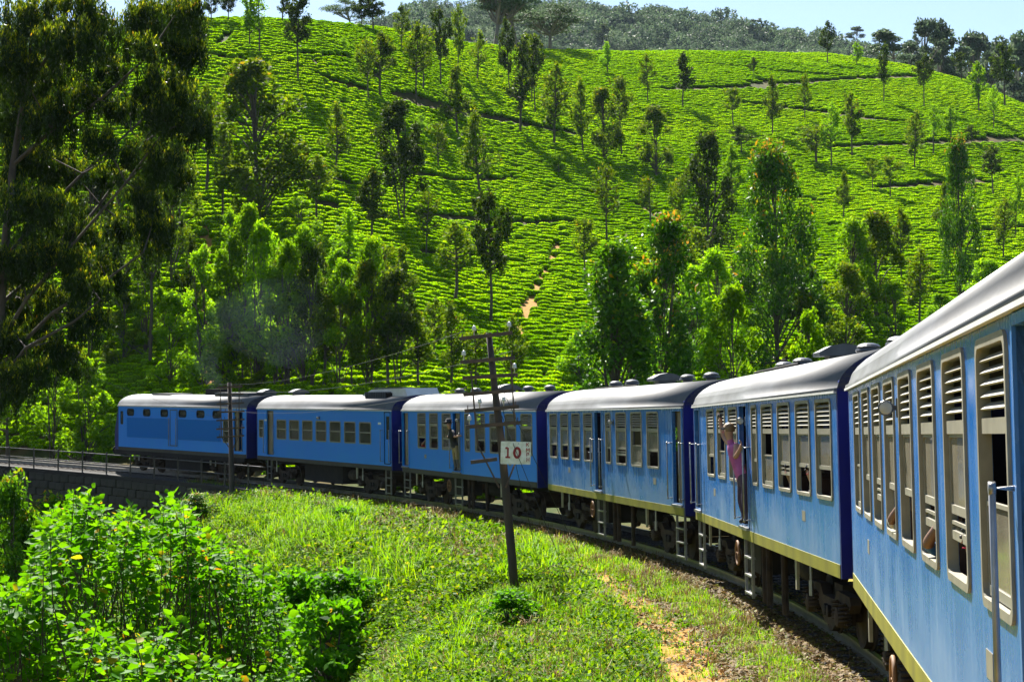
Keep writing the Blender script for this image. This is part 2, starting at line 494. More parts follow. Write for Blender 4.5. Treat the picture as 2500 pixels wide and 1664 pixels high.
# ------------------------------------------------------------------ one carriage
GUT, BLUE0, SOLE0, WID = 3.42, 1.24, 1.07, 2.9
ENDS = [((-20.92, 99.43), (-12.41, 87.55)), ((-11.79, 86.53), (-4.67, 72.61)), ((-4.21, 71.51), (.74, 56.68)),
        ((1.03, 55.53), (3.66, 40.11)), ((3.77, 38.93), (4.04, 23.29)), ((3.97, 22.10), (1.96, 6.59))]
CARM = []
for c, (A, B) in enumerate(ENDS):
    zA = HC + float(grade(math.hypot(A[0]-3.97, A[1]-22.1) if c < 5 else 0)); zB = HC + float(grade(math.hypot(B[0]-3.97, B[1]-22.1) if c < 5 else 0))
    X = Vector((B[0]-A[0], B[1]-A[1], zB-zA)); Lc = X.length; X.normalize()
    Yi = Vector((-X.y, X.x, 0)).normalized()
    Zu = X.cross(Yi)
    ca = .019
    Z2 = Zu * math.cos(ca) - Yi * math.sin(ca); Y2 = Z2.cross(X)
    org = Vector((A[0], A[1], zA)) - Z2 * GUT
    m = Matrix((X, Y2, Z2)).transposed().to_4x4(); m.translation = org
    CARM.append((m, Lc))

def wall_boxes(mb, L, z0, z1, holes, y0, y1, x0=0.0):
    xs = sorted({x0, L} | {h[0] for h in holes} | {h[1] for h in holes})
    for a, b in zip(xs[:-1], xs[1:]):
        mid = (a + b) / 2; z = z0
        for h in sorted([h for h in holes if h[0] < mid < h[1]], key=lambda h: h[2]):
            if h[2] > z + 1e-4: mb.box(a, b, y0, y1, z, h[2])
            z = max(z, h[3])
        if z < z1 - 1e-4: mb.box(a, b, y0, y1, z, z1)

def roof_z(y):
    q = abs(2 * y / WID - 1); return .58 * max(0.0, 1 - q ** 2.5) ** .55
def roof_mesh(mb, L, x0=0.0, taper=None):
    ys = [-.035, -.03, 0, .05, .12, .22, .36, .55, .8, 1.1, 1.45]; ys = ys + [WID - y for y in ys[-2::-1]]
    prof = [(y, GUT + (roof_z(min(max(y, 0), WID)) if 0 < y < WID else (-.03 if y in (ys[0], ys[-1]) else .015))) for y in ys]
    n = len(prof); b = len(mb.v)
    xs = [x0 - .03, L + .03]
    for x in xs:
        mb.v += [(x, y, z) for y, z in prof]
    for i in range(n - 1): mb.f.append((b+i, b+i+1, b+n+i+1, b+n+i))
    mb.f.append(tuple(b+i for i in range(n))[::-1]); mb.f.append(tuple(b+n+i for i in range(n)))
    mb.f.append((b, b+n, b+2*n-1, b+n-1))

_shared = {}
def shared(key, fn):
    if key not in _shared: _shared[key] = fn()
    return _shared[key]

def window_parts(car, x0, x1, z0, z1, style, state, pane_mat):
    """frame with louvre slats, sash and panes; meshes shared by size"""
    w, h = round(x1 - x0, 3), round(z1 - z0, 3)
    def fr():
        mb = MB(); mb.ring_y(rrect(-.026, w+.026, -.026, h+.026, .085), rrect(.02, w-.02, .02, h-.02, .065), -.016, .05); return mb.mesh('window_frame', M['cream'])
    f = link('window', shared(('frame', w, h), fr), car, loc=(x0, 0, z0))
    if style == 'tall':
        lz0 = h - .36
        def sl():
            mb = MB(); mb.add([(.03, -.004, 0), (w-.03, -.004, 0), (w-.03, .045, .034), (.03, .045, .034), (.03, .004, -.007), (w-.03, .004, -.007), (w-.03, .05, .028), (.03, .05, .028)],
                              [(0,1,2,3),(7,6,5,4),(0,4,5,1),(1,5,6,2),(2,6,7,3),(3,7,4,0)]); return mb.mesh('louvre_slat', M['cream'])
        for k in range(5):
            link('louvre_slat', shared(('slat', w), sl), f, loc=(0, 0, lz0 + .045 + k * .058))
        def ba(): return MB().box(.025, w-.025, .0, .04, 0, .075).mesh('transom', M['cream'])
        link('transom', shared(('transom', w), ba), f, loc=(0, 0, lz0 - .075))
        gz = lz0 - .075
        def sash(hh):
            def g():
                mb = MB()
                mb.ring_y(rrect(.03, w-.03, 0, hh, .01, 1), rrect(.065, w-.065, .05, hh-.02, .01, 1), .012, .036)
                return mb.mesh('sash', M['cream'])
            return g
        def pane(hh, pm):
            def g(): return MB().box(.06, w-.06, .022, .026, .045, hh-.015).mesh('pane', pm)
            return g
        H1 = gz * .56
        lay = {'U': [(gz - H1, H1)], 'L': [(.03, H1)], 'M': [(gz - H1, H1), (gz * .26, gz * .13)], 'F': [(gz - H1, H1), (.03, gz - H1 - .03)], 'N': []}[state]
        for li, (zz, hh) in enumerate(lay):
            hh = round(hh, 3); pm = M['glass'] if li else pane_mat
            link('sash', shared(('sash', w, hh), sash(hh)), f, loc=(0, 0, zz))
            link('pane', shared(('pane', w, hh, pm.name), pane(hh, pm)), f, loc=(0, 0, zz))
    else:
        split = h * .52
        link('sash_bar', shared(('bar', w), lambda: MB().box(.02, w-.02, -.006, .04, -.022, .022).mesh('sash_bar', M['cream'])), f, loc=(0, 0, split))
        link('pane', shared(('paneU', w, h), lambda: MB().box(.02, w-.02, .018, .022, split+.02, h-.02).mesh('pane', pane_mat)), f)
        link('pane', shared(('paneL', w, h), lambda: MB().box(.02, w-.02, .026, .03, .02, split-.02).mesh('pane', pane_mat)), f)
    return f

def handrail(car, x, z0=1.42, z1=2.62):
    mb = MB(); mb.tube([(0, .02, z1), (0, -.10, z1), (0, -.10, z0), (0, .02, z0)], .016, 8)
    mb.lathe([(.03, -.115), (.03, -.085)], (0, 0, z1), 8, 'y'); mb.lathe([(.03, -.115), (.03, -.085)], (0, 0, z0), 8, 'y')
    link('handrail', shared(('hr', z0, z1), lambda: mb.mesh('handrail', M['steel'], True)), car, loc=(x, 0, 0))

def ladder(car, x0, x1):
    w = round(x1 - x0, 2)
    def g():
        mb = MB()
        for x in (0, w): mb.box(x-.018, x+.018, -.02, .03, .12, 1.08)
        for k in range(3): mb.box(.018, w-.018, -.03, .06, .16 + k*.30, .19 + k*.30)
        return mb.mesh('step_ladder', M['steel'])
    link('step_ladder', shared(('lad', w), g), car, loc=(x0, .04, 0))

def bogie(car, xc):
    y0 = .34
    mb = MB()
    mb.prism_y([(-1.55,.62),(-1.5,.72),(-.62,.74),(-.42,.60),(.42,.60),(.62,.74),(1.5,.72),(1.55,.62),(1.42,.50),(.92,.50),(.62,.40),(.36,.22),(-.36,.22),(-.62,.40),(-.92,.50),(-1.42,.50)], y0, y0+.14)
    mb.prism_y([(-1.55,.62),(-1.5,.72),(1.5,.72),(1.55,.62)], WID-y0-.14, WID-y0)
    mb.box(-.3, .3, y0+.14, WID-y0-.14, .45, .78); mb.box(-.2, .2, .9, 2.0, .78, 1.15)
    b = link('bogie', shared('bogie', lambda: mb.mesh('bogie', M['bogie'])), car, loc=(xc, 0, 0))
    wp = [(.05, -.005), (.30, 0), (.34, .03), (.43, .03), (.46, .11), (.46, .14), (.1, .14)]
    def wheel():
        q = MB(); q.lathe([(.06, 0), (.36, .02), (.42, 0), (.43, .10), (.46, .115), (.46, .14), (.06, .14)], (0, 0, 0), 20, 'y'); return q.mesh('wheel', M['bogie'])
    for dx in (-1.1, 1.1):
        link('wheel', shared('wheel', wheel), b, loc=(dx, .56, .43)); link('wheel', shared('wheel', wheel), b, loc=(dx, 2.34, .43), rot=(0, 0, PI))
        link('axle', shared('axle', lambda: MB().lathe([(.075, .3), (.075, 2.6)], (0,0,0), 10, 'y').mesh('axle', M['bogie'])), b, loc=(dx, 0, .43))
        def abox():
            q = MB(); q.lathe([(.05, -.05), (.13, -.03), (.14, .02), (.14, .12)], (0,0,0), 12, 'y'); q.box(-.15, .15, .05, .2, -.1, .1); return q.mesh('axle_box', M['bogie'])
        link('axle_box', shared('abox', abox), b, loc=(dx, .26, .43))
        for sx in (-.26, .26):
            def spr():
                q = MB(); pts = [(.075*math.cos(t), .075*math.sin(t), .27*t/(2*PI*5)) for t in np.linspace(0, 2*PI*5, 60)]
                q.tube(pts, .017, 5); return q.mesh('coil_spring', M['bogie'])
            link('coil_spring', shared('spring', spr), b, loc=(dx+sx, .30, .36))
    for sx in (-.12, .12):
        link('bolster_spring', shared('bspr', lambda: MB().lathe([(.05, -.05), (.085, -.04), (.085, .02), (.04, .03)], (0,0,0), 10, 'y').mesh('bolster_spring', M['under'])), b, loc=(sx, .33, .42))
    link('damper', shared('damper', lambda: MB().tube([(0,0,0), (0,0,.22)], .035, 8).tube([(0,0,.2), (0,0,.5)], .022, 8).mesh('damper', M['steel'])), b, loc=(-.78, .24, .55))
    link('hanger_bracket', shared('hang', lambda: MB().prism_y([(-.05, 0), (.05, 0), (.11, .42), (.0, .50), (-.06, .42)], 0, .04).mesh('hanger_bracket', M['cream'])), b, loc=(-1.0, .06, .62))

def round_vent(car, x, y=1.45):
    def g():
        q = MB(); q.lathe([(.17, 0), (.17, .1), (.26, .1), (.28, .14), (.26, .18), (.19, .18), (.19, .20), (.24, .20), (.25, .23), (.20, .28), (.10, .31), (.02, .315)], (0,0,0), 18); return q.mesh('round_ventilator', M['vent'], False)
    link('round_ventilator', shared('rv', g), car, loc=(x, y, GUT + .57), scale=(.72, .72, .66))
def hump_vent(car, x, y=1.45):
    def g():
        q = MB(); q.prism_y([(-.40, .09), (-.40, .15), (-.2, .25), (0, .285), (.2, .25), (.40, .15), (.40, .09)], -.30, .30); q.box(-.22, .22, -.22, .22, -.03, .09); return q.mesh('peaked_ventilator', M['vent'])
    link('peaked_ventilator', shared('hv', g), car, loc=(x, y, GUT + .575), rot=(0, 0, PI/2))

def side_lamp(car, x, z):
    q = MB(); q.lathe([(.04, -.14), (.075, -.10), (.095, 0), (.10, .04), (.095, .05)], (0, -.15, 0), 14, 'x'); q.box(-.03, .03, -.16, .0, -.03, .03); q.box(-.05, .05, -.02, .002, -.12, .12)
    l = link('side_lamp', shared('slamp', lambda: q.mesh('side_lamp', M['vent'])), car, loc=(x, 0, z), scale=(.62, .62, .62))
    link('lens', shared('slens', lambda: MB().lathe([(.085, .045), (.075, .062), (.02, .07)], (0, -.15, 0), 14, 'x').mesh('lens', M['glasslamp'])), l)

def carriage(idx, name, label, holes, blue, seats=True):
    m, L = CARM[idx]
    car = empty(name); car.matrix_world = m
    tag(car, label, 'train car', 'cars of the blue train')
    mb = MB(); wall_boxes(mb, L - .052, BLUE0, GUT - .02, holes, 0, .055, x0=.052); link('near_side_wall', mb.mesh('near_side_wall', blue), car)
    mb = MB(); wall_boxes(mb, L - .052, BLUE0, GUT - .02, holes, WID - .055, WID, x0=.052); link('far_side_wall', mb.mesh('far_side_wall', blue), car)
    mb = MB(); roof_mesh(mb, L, ); rme = mb.mesh('roof', M['roof'], False); [setattr(q, 'use_smooth', True) for q in rme.polygons if len(q.vertices) == 4 and abs(q.normal.x) < .1 and q.normal.z > -.3]; link('roof', rme, car)
    for y in (-.045, WID + .005):
        link('gutter', MB().box(-.02, L+.02, y, y+.04, GUT - .05, GUT - .025).mesh('gutter', M['white']), car)
    for x0, x1 in ((-.03, .05), (L-.05, L+.03)):          # dark blue end bulkheads with a gangway doorway
        yy = [0.0, .03, .08, .16, .28, .45, .7, 1.0]
        prof = [(y, GUT + roof_z(y) - .012) for y in yy] + [(WID - y, GUT + roof_z(y) - .012) for y in yy[::-1]]
        poly = prof[::-1] + [(0.0, SOLE0), (1.0, SOLE0), (1.0, 3.2), (1.9, 3.2), (1.9, SOLE0), (WID, SOLE0)]
        ec = MB(); n = len(poly)
        ec.v += [(x0, y, z) for y, z in poly] + [(x1, y, z) for y, z in poly]
        ec.f.append(tuple(range(n))); ec.f.append(tuple(range(n, 2*n))[::-1])
        for i in range(n): ec.f.append((i, n+i, n+(i+1) % n, (i+1) % n))
        link('end_wall', ec.mesh('end_wall', M['navy']), car)
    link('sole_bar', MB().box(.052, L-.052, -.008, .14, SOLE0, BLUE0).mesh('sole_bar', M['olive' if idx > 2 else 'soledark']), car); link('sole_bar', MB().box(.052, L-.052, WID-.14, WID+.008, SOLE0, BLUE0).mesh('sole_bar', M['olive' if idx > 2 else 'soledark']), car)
    link('floor', MB().box(.06, L-.06, .06, WID-.06, BLUE0-.1, BLUE0-.02).mesh('floor', M['dark']), car)
    link('ceiling', MB().box(.06, L-.06, .06, WID-.06, GUT-.06, GUT-.03).mesh('ceiling', M['inner']), car)
    u = MB(); u.box(.3, L-.3, .9, 1.1, .85, BLUE0-.1); u.box(.3, L-.3, 1.8, 2.0, .85, BLUE0-.1)
    link('underframe', u.mesh('underframe', M['under']), car)
    return car, L

def gangway(car, L):
    q = MB()
    for k in range(9):
        x = L + .03 + k * .125; e = .06 if k % 2 else 0
        q.box(x, x+.125, .82-e, 2.08+e, 1.15-e, 3.3+e)
    link('gangway_bellows', q.mesh('gangway_bellows', M['under']), car)
    c = MB().tube([(L, 1.45, .85), (L+1.1, 1.45, .85)], .09, 8).tube([(L, .9, 1.0), (L+.5, .95, .55), (L+1.1, .9, 1.0)], .035, 6)
    link('coupler', c.mesh('coupler', M['under']), car)

def under_gear(car, L, mats, seed):
    r = random.Random(seed)
    link('battery_box', MB().box(5.0, 6.6, .35, 1.1, .42, 1.05).mesh('battery_box', M['under']), car)
    link('air_tank', MB().tube([(9.0, .75, .75), (10.6, .75, .75)], .24, 12).mesh('air_tank', M['under'], True), car)
    for x in (7.9, 8.35, 9.9):
        link('discharge_pipe', MB().tube([(x, .22, 1.1), (x, .22, .06)], .055, 8).mesh('discharge_pipe', M['bogie']), car)
    # hand brake wheel
    q = MB(); q.tube([(.2*math.cos(t), 0, .2*math.sin(t)) for t in np.linspace(0, 2*PI, 21)], .022, 6, cap=False)
    for k in range(4):
        t = k*PI/2; q.tube([(0,0,0), (.2*math.cos(t), 0, .2*math.sin(t))], .014, 5)
    link('brake_wheel', q.mesh('brake_wheel', M['rustwheel'], True), car, loc=(6.25, .0, .78))
M['rustwheel'] = mat_basic('brake_wheel_rust', (.22, .10, .03), .7, var=.4, scale=6)

WZ0, WZ1 = GUT - 1.38, GUT - .13
DZ0, DZ1 = BLUE0 + .08, GUT - .11
def tall_car(idx, label, wins, doors, narrow, states, pane, blue, lamp=True, vents=None, gang=True):
    holes = [(a, a+w, WZ0, WZ1) for a, w in wins] + [(a, a+.56, WZ0, WZ1) for a in narrow] + [(a, b, DZ0, DZ1) for a, b, k in doors]
    car, L = carriage(idx, 'train_carriage', label, holes, blue)
    k = 0
    for a, w in sorted(wins + [(n, .56) for n in narrow]):
        window_parts(car, a, a + w, WZ0, WZ1, 'tall', states[k % len(states)], pane); k += 1
        fz = link('far_window', shared(('ffr', round(w, 2)), lambda: MB().ring_y(rrect(-.03, w+.03, -.03, 1.28, .09), rrect(.03, w-.03, .03, 1.22, .07), -.01, .07).box(.03, w-.03, .01, .04, .85, 1.22).box(.03, w-.03, .01, .04, .42, .48).mesh('far_window', M['cream'])), car, loc=(a, WID-.06, WZ0))
    for a, b, kind in doors:
        d = link('door_frame', shared(('dfr', round(b-a, 2)), lambda: MB().ring_y([(-.05, -.05), (b-a+.05, -.05), (b-a+.05, DZ1-DZ0+.05), (-.05, DZ1-DZ0+.05)], [(0, 0), (b-a, 0), (b-a, DZ1-DZ0), (0, DZ1-DZ0)], -.018, .06).mesh('door_frame', blue)), car, loc=(a, 0, DZ0))
        link('door_leaf', MB().box(0, (b-a)*.5, .10, .14, 0, DZ1-DZ0).mesh('door_leaf', M['tan']), d, loc=((b-a)*.5 if kind == 'r' else 0, 0, 0))
        link('vestibule_wall', MB().box(a-.4, b+.4, 1.15, 1.2, BLUE0, GUT-.1).mesh('vestibule_wall', M['tan']), car)
        handrail(car, a - .16); handrail(car, b + .12)
        ladder(car, a + .05, b - .02)
        link('door_step', MB().box(a-.05, b+.05, -.06, .06, DZ0-.08, DZ0-.03).mesh('door_step', M['steel']), car)
    for a, b, kind in doors[:2]:
        if 5 < a < 10: link('panel_seam', MB().box(b+.22, b+.235, -.004, -.0005, SOLE0+.18, GUT-.06).mesh('panel_seam', M['soledark']), car)
    for x in (3.1, 12.9): link('stencil_plate', shared('stp', lambda: MB().box(0, .26, -.003, -.0005, 1.66, 1.80).mesh('stencil_plate', M['cream'])), car, loc=(x, 0, 0))
    if lamp: side_lamp(car, lamp, GUT - .36)
    for x in (2.75, L - 2.75): bogie(car, x)
    under_gear(car, L, M, idx)
    for kind, x in (vents or []): (round_vent if kind == 'r' else hump_vent)(car, x)
    link('roof_conduit', MB().tube([(3.0, .85, GUT+roof_z(.85)+.03), (8.0, .85, GUT+roof_z(.85)+.03)], .02, 6).mesh('roof_conduit', M['under']), car)
    # transverse benches inside
    sb = MB().box(0, .12, 0, .95, 0, 1.0).box(.12, .5, 0, .95, .35, .45).mesh('seat', M['seat']) if 'seat' not in _shared else _shared['seat']
    _shared['seat'] = sb
    for x in np.arange(.6, L - 1.2, 1.6):
        if any(a - .9 < x < b + .3 for a, b, _ in doors): continue
        link('seat', sb, car, loc=(x, .1, BLUE0)); link('seat', sb, car, loc=(x, WID-1.05, BLUE0))
    if gang: gangway(car, L)
    return car, L

W = 1.06
vt = [('r', 2.9), ('r', 4.9), ('p', 8.5), ('r', 10.7), ('r', 12.8)]
CARS = {}
CARS[2] = tall_car(2, 'third blue car, in shade, with a hatted passenger leaning from its middle door',
    [(2.25, W), (3.85, W), (5.45, W), (9.40, W), (11.0, W), (12.6, W), (14.15, W)], [(.08, .95, 'l'), (6.82, 7.70, 'l')], [8.2], 'UUFFUUMF', M['glass'], M['blue_shaded'], 7.55, vt)
CARS[3] = tall_car(3, 'fourth blue car, sunlit side streaked with dirt and green tinge, just beyond the speed sign',
    [(.48, W), (2.1, W), (3.7, W), (5.3, W), (9.2, W), (10.8, W), (12.4, W)], [(6.72, 7.50, 'r'), (14.75, 15.50, 'l')], [8.0], 'UUUUUMLU', M['glass_dusty'], M['blue'], 8.9, vt)
CARS[4] = tall_car(4, 'fifth blue car, with a photographing passenger hanging out of its middle door',
    [(2.3, W), (3.9, W), (5.5, W), (9.40, W), (11.0, W), (12.6, W), (14.15, W)], [(.25, 1.05, 'l'), (6.9, 7.75, 'r')], [8.3], 'ULUULMUU', M['glass_dusty'], M['blue'], 7.6, vt)
CARS[5] = tall_car(5, 'nearest blue car, cut by the picture edge, with a bare arm at a window',
    [(1.25, W), (2.9, W), (4.55, W), (6.2, W), (7.85, W), (9.55, W), (11.25, W), (12.95, W)], [(14.3, 15.15, 'l')], [], 'LUMUUMML', M['glass_dusty'], M['blue'], 7.6, vt, gang=False)

# ---- second car: seven square windows and a radiator on its roof
sw = [(2.68+1.615*k, 2.68+1.615*k+1.18, GUT-1.36, GUT-.52) for k in range(7)]
drs = [(1.28, 2.22, DZ0, DZ1)]
hol = sw + drs + [(.30, .92, GUT-1.32, GUT-.54), (14.93, 15.48, DZ0, DZ1)]
car, L = carriage(1, 'train_carriage', 'second blue car, with seven square windows and a radiator on its roof', hol, M['blue_shaded'])
CARS[1] = (car, L)
for a, b, z0, z1 in sw + [(.30, .92, GUT-1.32, GUT-.54)]: window_parts(car, a, b, z0, z1, 'small', 'U', M['glass'])
d = link('door_leaf', MB().box(.0, .9, .12, .16, DZ0, DZ1).mesh('door_leaf', M['tan']), car, loc=(.9, 0, 0))
q = MB(); wall_boxes(q, 15.48, DZ0, DZ1, [(15.03, 15.38, GUT-1.15, GUT-.25)], .012, .05, x0=14.93)
d = link('door_leaf', q.mesh('door_leaf', M['blue_shaded']), car)
link('pane', MB().box(15.03, 15.38, .03, .034, GUT-1.15, GUT-.25).mesh('pane', M['glass']), d)
link('door_seal', MB().ring_y(rrect(14.9, 15.51, DZ0-.02, DZ1+.03, .03, 2), rrect(14.93, 15.48, DZ0+.01, DZ1, .03, 2), -.012, .03).mesh('door_seal', M['under']), d)
for x in (1.12, 2.36, 14.72, 15.56): handrail(car, x)
for x in (1.3, 14.95): ladder(car, x, x + .5)
side_lamp(car, 7.95, GUT - .38)
for x in (2.75, L - 2.75): bogie(car, x)
link('fuel_tank', MB().box(5.4, 9.8, .3, 2.6, .3, 1.05).mesh('fuel_tank', M['under']), car)
link('air_tank', MB().tube([(10.4, .5, .7), (11.4, .5, .7)], .22, 12).mesh('air_tank', M['bogie'], True), car)
for x in (1.05, 14.3): link('data_plate', MB().box(x, x+.28, -.008, .0, GUT-.58, GUT-.5).mesh('data_plate', M['white']), car)
# sloping radiator housing: walls, grille slats and a lid
rz = GUT + .50
rad = link('radiator_housing', MB().prism_y([(10.6, rz), (11.9, rz+.30), (15.2, rz+.34), (15.5, rz)], .75, 2.15).mesh('radiator_housing', M['white']), car)
link('radiator_grille', MB().box(11.8, 14.0, .52, .75, rz-.06, rz+.16).mesh('radiator_grille', M['under']), rad)
for k in range(12):
    link('grille_slat', shared('gsl', lambda: MB().box(0, .05, .46, .76, rz-.05, rz+.20).mesh('grille_slat', M['vent'])), rad, loc=(11.85 + k*.18, 0, 0))
link('radiator_lid', MB().box(12.2, 14.9, .72, 1.3, rz+.335, rz+.375).mesh('radiator_lid', M['roof']), rad)
hump_vent(car, 1.6)
for x in (3.2, 3.6, 4.0, 4.4): pass
gangway(car, L)

# ---- locomotive at the head
hol = [(a, a+.78, GUT-.50, GUT-.20) for a in (1.2, 3.2, 5.3, 7.4, 9.4, 11.15)] + [(12.22, 12.8, GUT-1.66, GUT-.63), (13.3, 14.2, GUT-2.05, GUT-.2), (.22, .68, GUT-1.9, GUT-.2)]
car, L = carriage(0, 'locomotive', 'blue diesel locomotive at the head of the train, on the viaduct', hol, M['blue_shaded'])
CARS[0] = (car, L)
for a in (1.2, 3.2, 5.3, 7.4, 9.4, 11.15):
    f = link('porthole_window', shared('port', lambda: MB().ring_y(rrect(-.04, .82, -.04, .34, .15), rrect(.03, .75, .03, .27, .11), -.02, .06).mesh('porthole_window', M['under'])), car, loc=(a, 0, GUT-.5))
    link('pane', shared('portp', lambda: MB().box(.0, .78, .03, .035, 0, .3).mesh('pane', M['glass'])), f)
for a, b in ((1.1, 6.35), (7.25, 12.05)):
    g = link('louvre_panel', MB().ring_y(rrect(a, b, GUT-1.70, GUT-.58, .08), rrect(a+.05, b-.05, GUT-1.65, GUT-.63, .06), -.015, .002).mesh('louvre_panel', M['blue_shaded']), car)
    link('louvre_backing', MB().box(a+.05, b-.05, -.004, -.0005, GUT-1.65, GUT-.63).mesh('louvre_backing', M['rib']), g)
    n = int((b - a - .14) / .085)
    for k in range(n):
        link('louvre_rib', shared('rib', lambda: MB().prism_y([(0,0),(.03,0),(.03,1.0),(0,1.0)], -.03, -.0045).mesh('louvre_rib', M['blue_shaded'])), g, loc=(a+.07+k*.085, 0, GUT-1.64))
dr = link('engine_room_door', MB().box(6.42, 7.18, -.014, .0, GUT-1.95, GUT-.2).mesh('engine_room_door', M['blue_shaded']), car)
link('door_surround', MB().ring_y(rrect(6.38, 7.22, GUT-1.99, GUT-.16, .04, 2), rrect(6.43, 7.17, GUT-1.94, GUT-.21, .03, 2), -.022, -.0145).mesh('door_surround', M['vent']), dr)
handrail(car, 6.38, 1.45, 2.8); handrail(car, 7.2, 1.45, 2.8)
window_parts(car, 12.22, 12.8, GUT-1.66, GUT-.63, 'small', 'U', M['glass'])
link('door_leaf', MB().box(13.3, 13.6, .10, .14, GUT-2.05, GUT-.2).mesh('door_leaf', M['tan']), car)
handrail(car, 13.15); handrail(car, 14.3)
cd = link('cab_door', MB().ring_y(rrect(.2, .70, GUT-1.92, GUT-.18, .05), rrect(.26, .64, GUT-1.0, GUT-.3, .05), .0, .05).mesh('cab_door', M['blue_shaded']), car)
link('pane', MB().box(.24, .66, .02, .025, GUT-1.02, GUT-.28).mesh('pane', M['glass']), cd)
# sloping front cab beyond the far end
q = MB(); prof = [(0, SOLE0), (-.75, SOLE0), (-.85, 1.6), (-.80, 2.2), (-.35, 3.35), (0, GUT+.1)]
q.prism_y([(x, z) for x, z in prof], .18, WID-.18)
link('cab_front', q.mesh('cab_front', M['navy']), car)
link('headlamp', MB().lathe([(.14, -.12), (.15, 0), (.12, .02)], (-.85, .6, 1.5), 12, 'x').mesh('headlamp', M['glasslamp']), car)
link('buffer_beam', MB().box(-.95, 0, .2, WID-.2, .8, SOLE0).mesh('buffer_beam', M['under']), car)
for y in (.55, WID-.55): link('buffer', MB().lathe([(.06, -.6), (.06, -.1), (.22, -.1), (.22, -.05)][::-1] and [(.22, -1.5), (.22, -1.46), (.07, -1.46), (.07, -.9)], (0, y, 1.0), 14, 'x').mesh('buffer', M['under']), car)
for x in (2.9, L-2.9): bogie(car, x)
link('fuel_tank', MB().box(5.3, 9.3, .25, 2.65, .25, 1.05).mesh('fuel_tank', M['under']), car)
link('exhaust_hood', MB().box(8.0, 9.4, 1.15, 1.75, GUT+.5, GUT+.86).mesh('exhaust_hood', M['under']), car)
link('roof_hatch', MB().box(2.5, 4.6, .8, 2.1, GUT+.50, GUT+.63).mesh('roof_hatch', M['vent']), car)
link('roof_hatch', MB().box(9.9, 13.4, .7, 2.2, GUT+.50, GUT+.70).mesh('roof_hatch', M['vent']), car)
hump_vent(car, 13.9)
link('sole_skirt', MB().box(0.3, L-.2, -.01, .1, .85, SOLE0-.003).mesh('sole_skirt', M['under']), car)
gangway(car, L)
# ------------------------------------------------------------------ people
SKIN = mat_basic('skin', (.38, .20, .12), .55, var=.12); SKIND = mat_basic('brown_skin', (.17, .085, .05), .55, var=.12)
HAIRD = mat_basic('dark_hair', (.012, .010, .009), .5); HAIRB = mat_basic('fair_hair', (.20, .11, .04), .5, var=.3)
CLOTH = {k: mat_basic('cloth_' + k, c, .85, var=.2, scale=9) for k, c in dict(black=(.02, .02, .025), khaki=(.30, .23, .11), pink=(.42, .10, .28), grey=(.10, .10, .11), white=(.65, .65, .66), blue=(.05, .14, .34), red=(.55, .03, .08), print=(.06, .035, .07)).items()}
def skin_body(name, J, E, mats, subdiv=2):
    """J: joint -> (pos, radius); E: (joint, joint, material index); one continuous skinned surface"""
    names = list(J); ix = {k: i for i, k in enumerate(names)}
    me = bpy.data.meshes.new('tmp'); me.from_pydata([J[k][0] for k in names], [(ix[a], ix[b]) for a, b, _ in E], []); me.update()
    o = bpy.data.objects.new('tmp', me); COL.objects.link(o)
    o.modifiers.new('s', 'SKIN')
    sv = me.skin_vertices[0].data
    for i, k in enumerate(names): r = J[k][1]; sv[i].radius = (r, r) if not hasattr(r, '__len__') else r; sv[i].use_root = (i == 0)
    sb = o.modifiers.new('u', 'SUBSURF'); sb.levels = subdiv; sb.render_levels = subdiv
    bpy.context.view_layer.update()
    out = bpy.data.meshes.new_from_object(o.evaluated_get(bpy.context.evaluated_depsgraph_get()))
    bpy.data.objects.remove(o); bpy.data.meshes.remove(me); out.name = name
    out.materials.clear()
    for m in mats: out.materials.append(m)
    n = len(out.polygons); C = np.empty(n*3, np.float32); out.polygons.foreach_get('center', C); C = C.reshape(-1, 3)
    best = np.full(n, 9.0); mi = np.zeros(n, np.int32)
    for a, b, k in E:
        A, B = np.array(J[a][0]), np.array(J[b][0]); ab = B - A
        t = np.clip((C - A) @ ab / max(float(ab @ ab), 1e-9), 0, 1); d = np.linalg.norm(C - A - t[:, None]*ab, axis=1)
        w = d < best; best[w] = d[w]; mi[w] = k
    out.polygons.foreach_set('material_index', mi); out.polygons.foreach_set('use_smooth', np.ones(n, bool))
    return out
def hand(J, E, nm, w, d, up, mi):
    """palm and five fingers beyond wrist w, pointing along d, thumb towards up"""
    w = Vector(w); d = Vector(d).normalized(); up = Vector(up).normalized(); s = d.cross(up).normalized()
    J[nm+'p'] = (tuple(w + d*.06), .028); E.append((nm+'w', nm+'p', mi))
    for k, (off, ln) in enumerate(((-.026, .055), (-.009, .07), (.009, .075), (.026, .066))):
        a = w + d*.10 + up*(-off); b = a + d*ln*.6 - s*.012; c = b + d*ln*.35 - s*.035
        J[f'{nm}f{k}a'] = (tuple(a), .010); J[f'{nm}f{k}b'] = (tuple(b), .009); J[f'{nm}f{k}c'] = (tuple(c), .008)
        E += [(nm+'p', f'{nm}f{k}a', mi), (f'{nm}f{k}a', f'{nm}f{k}b', mi), (f'{nm}f{k}b', f'{nm}f{k}c', mi)]
    t1 = w + d*.045 + up*.045; t2 = t1 + d*.04 + up*.012 - s*.01
    J[nm+'t1'] = (tuple(t1), .011); J[nm+'t2'] = (tuple(t2), .009); E += [(nm+'p', nm+'t1', mi), (nm+'t1', nm+'t2', mi)]
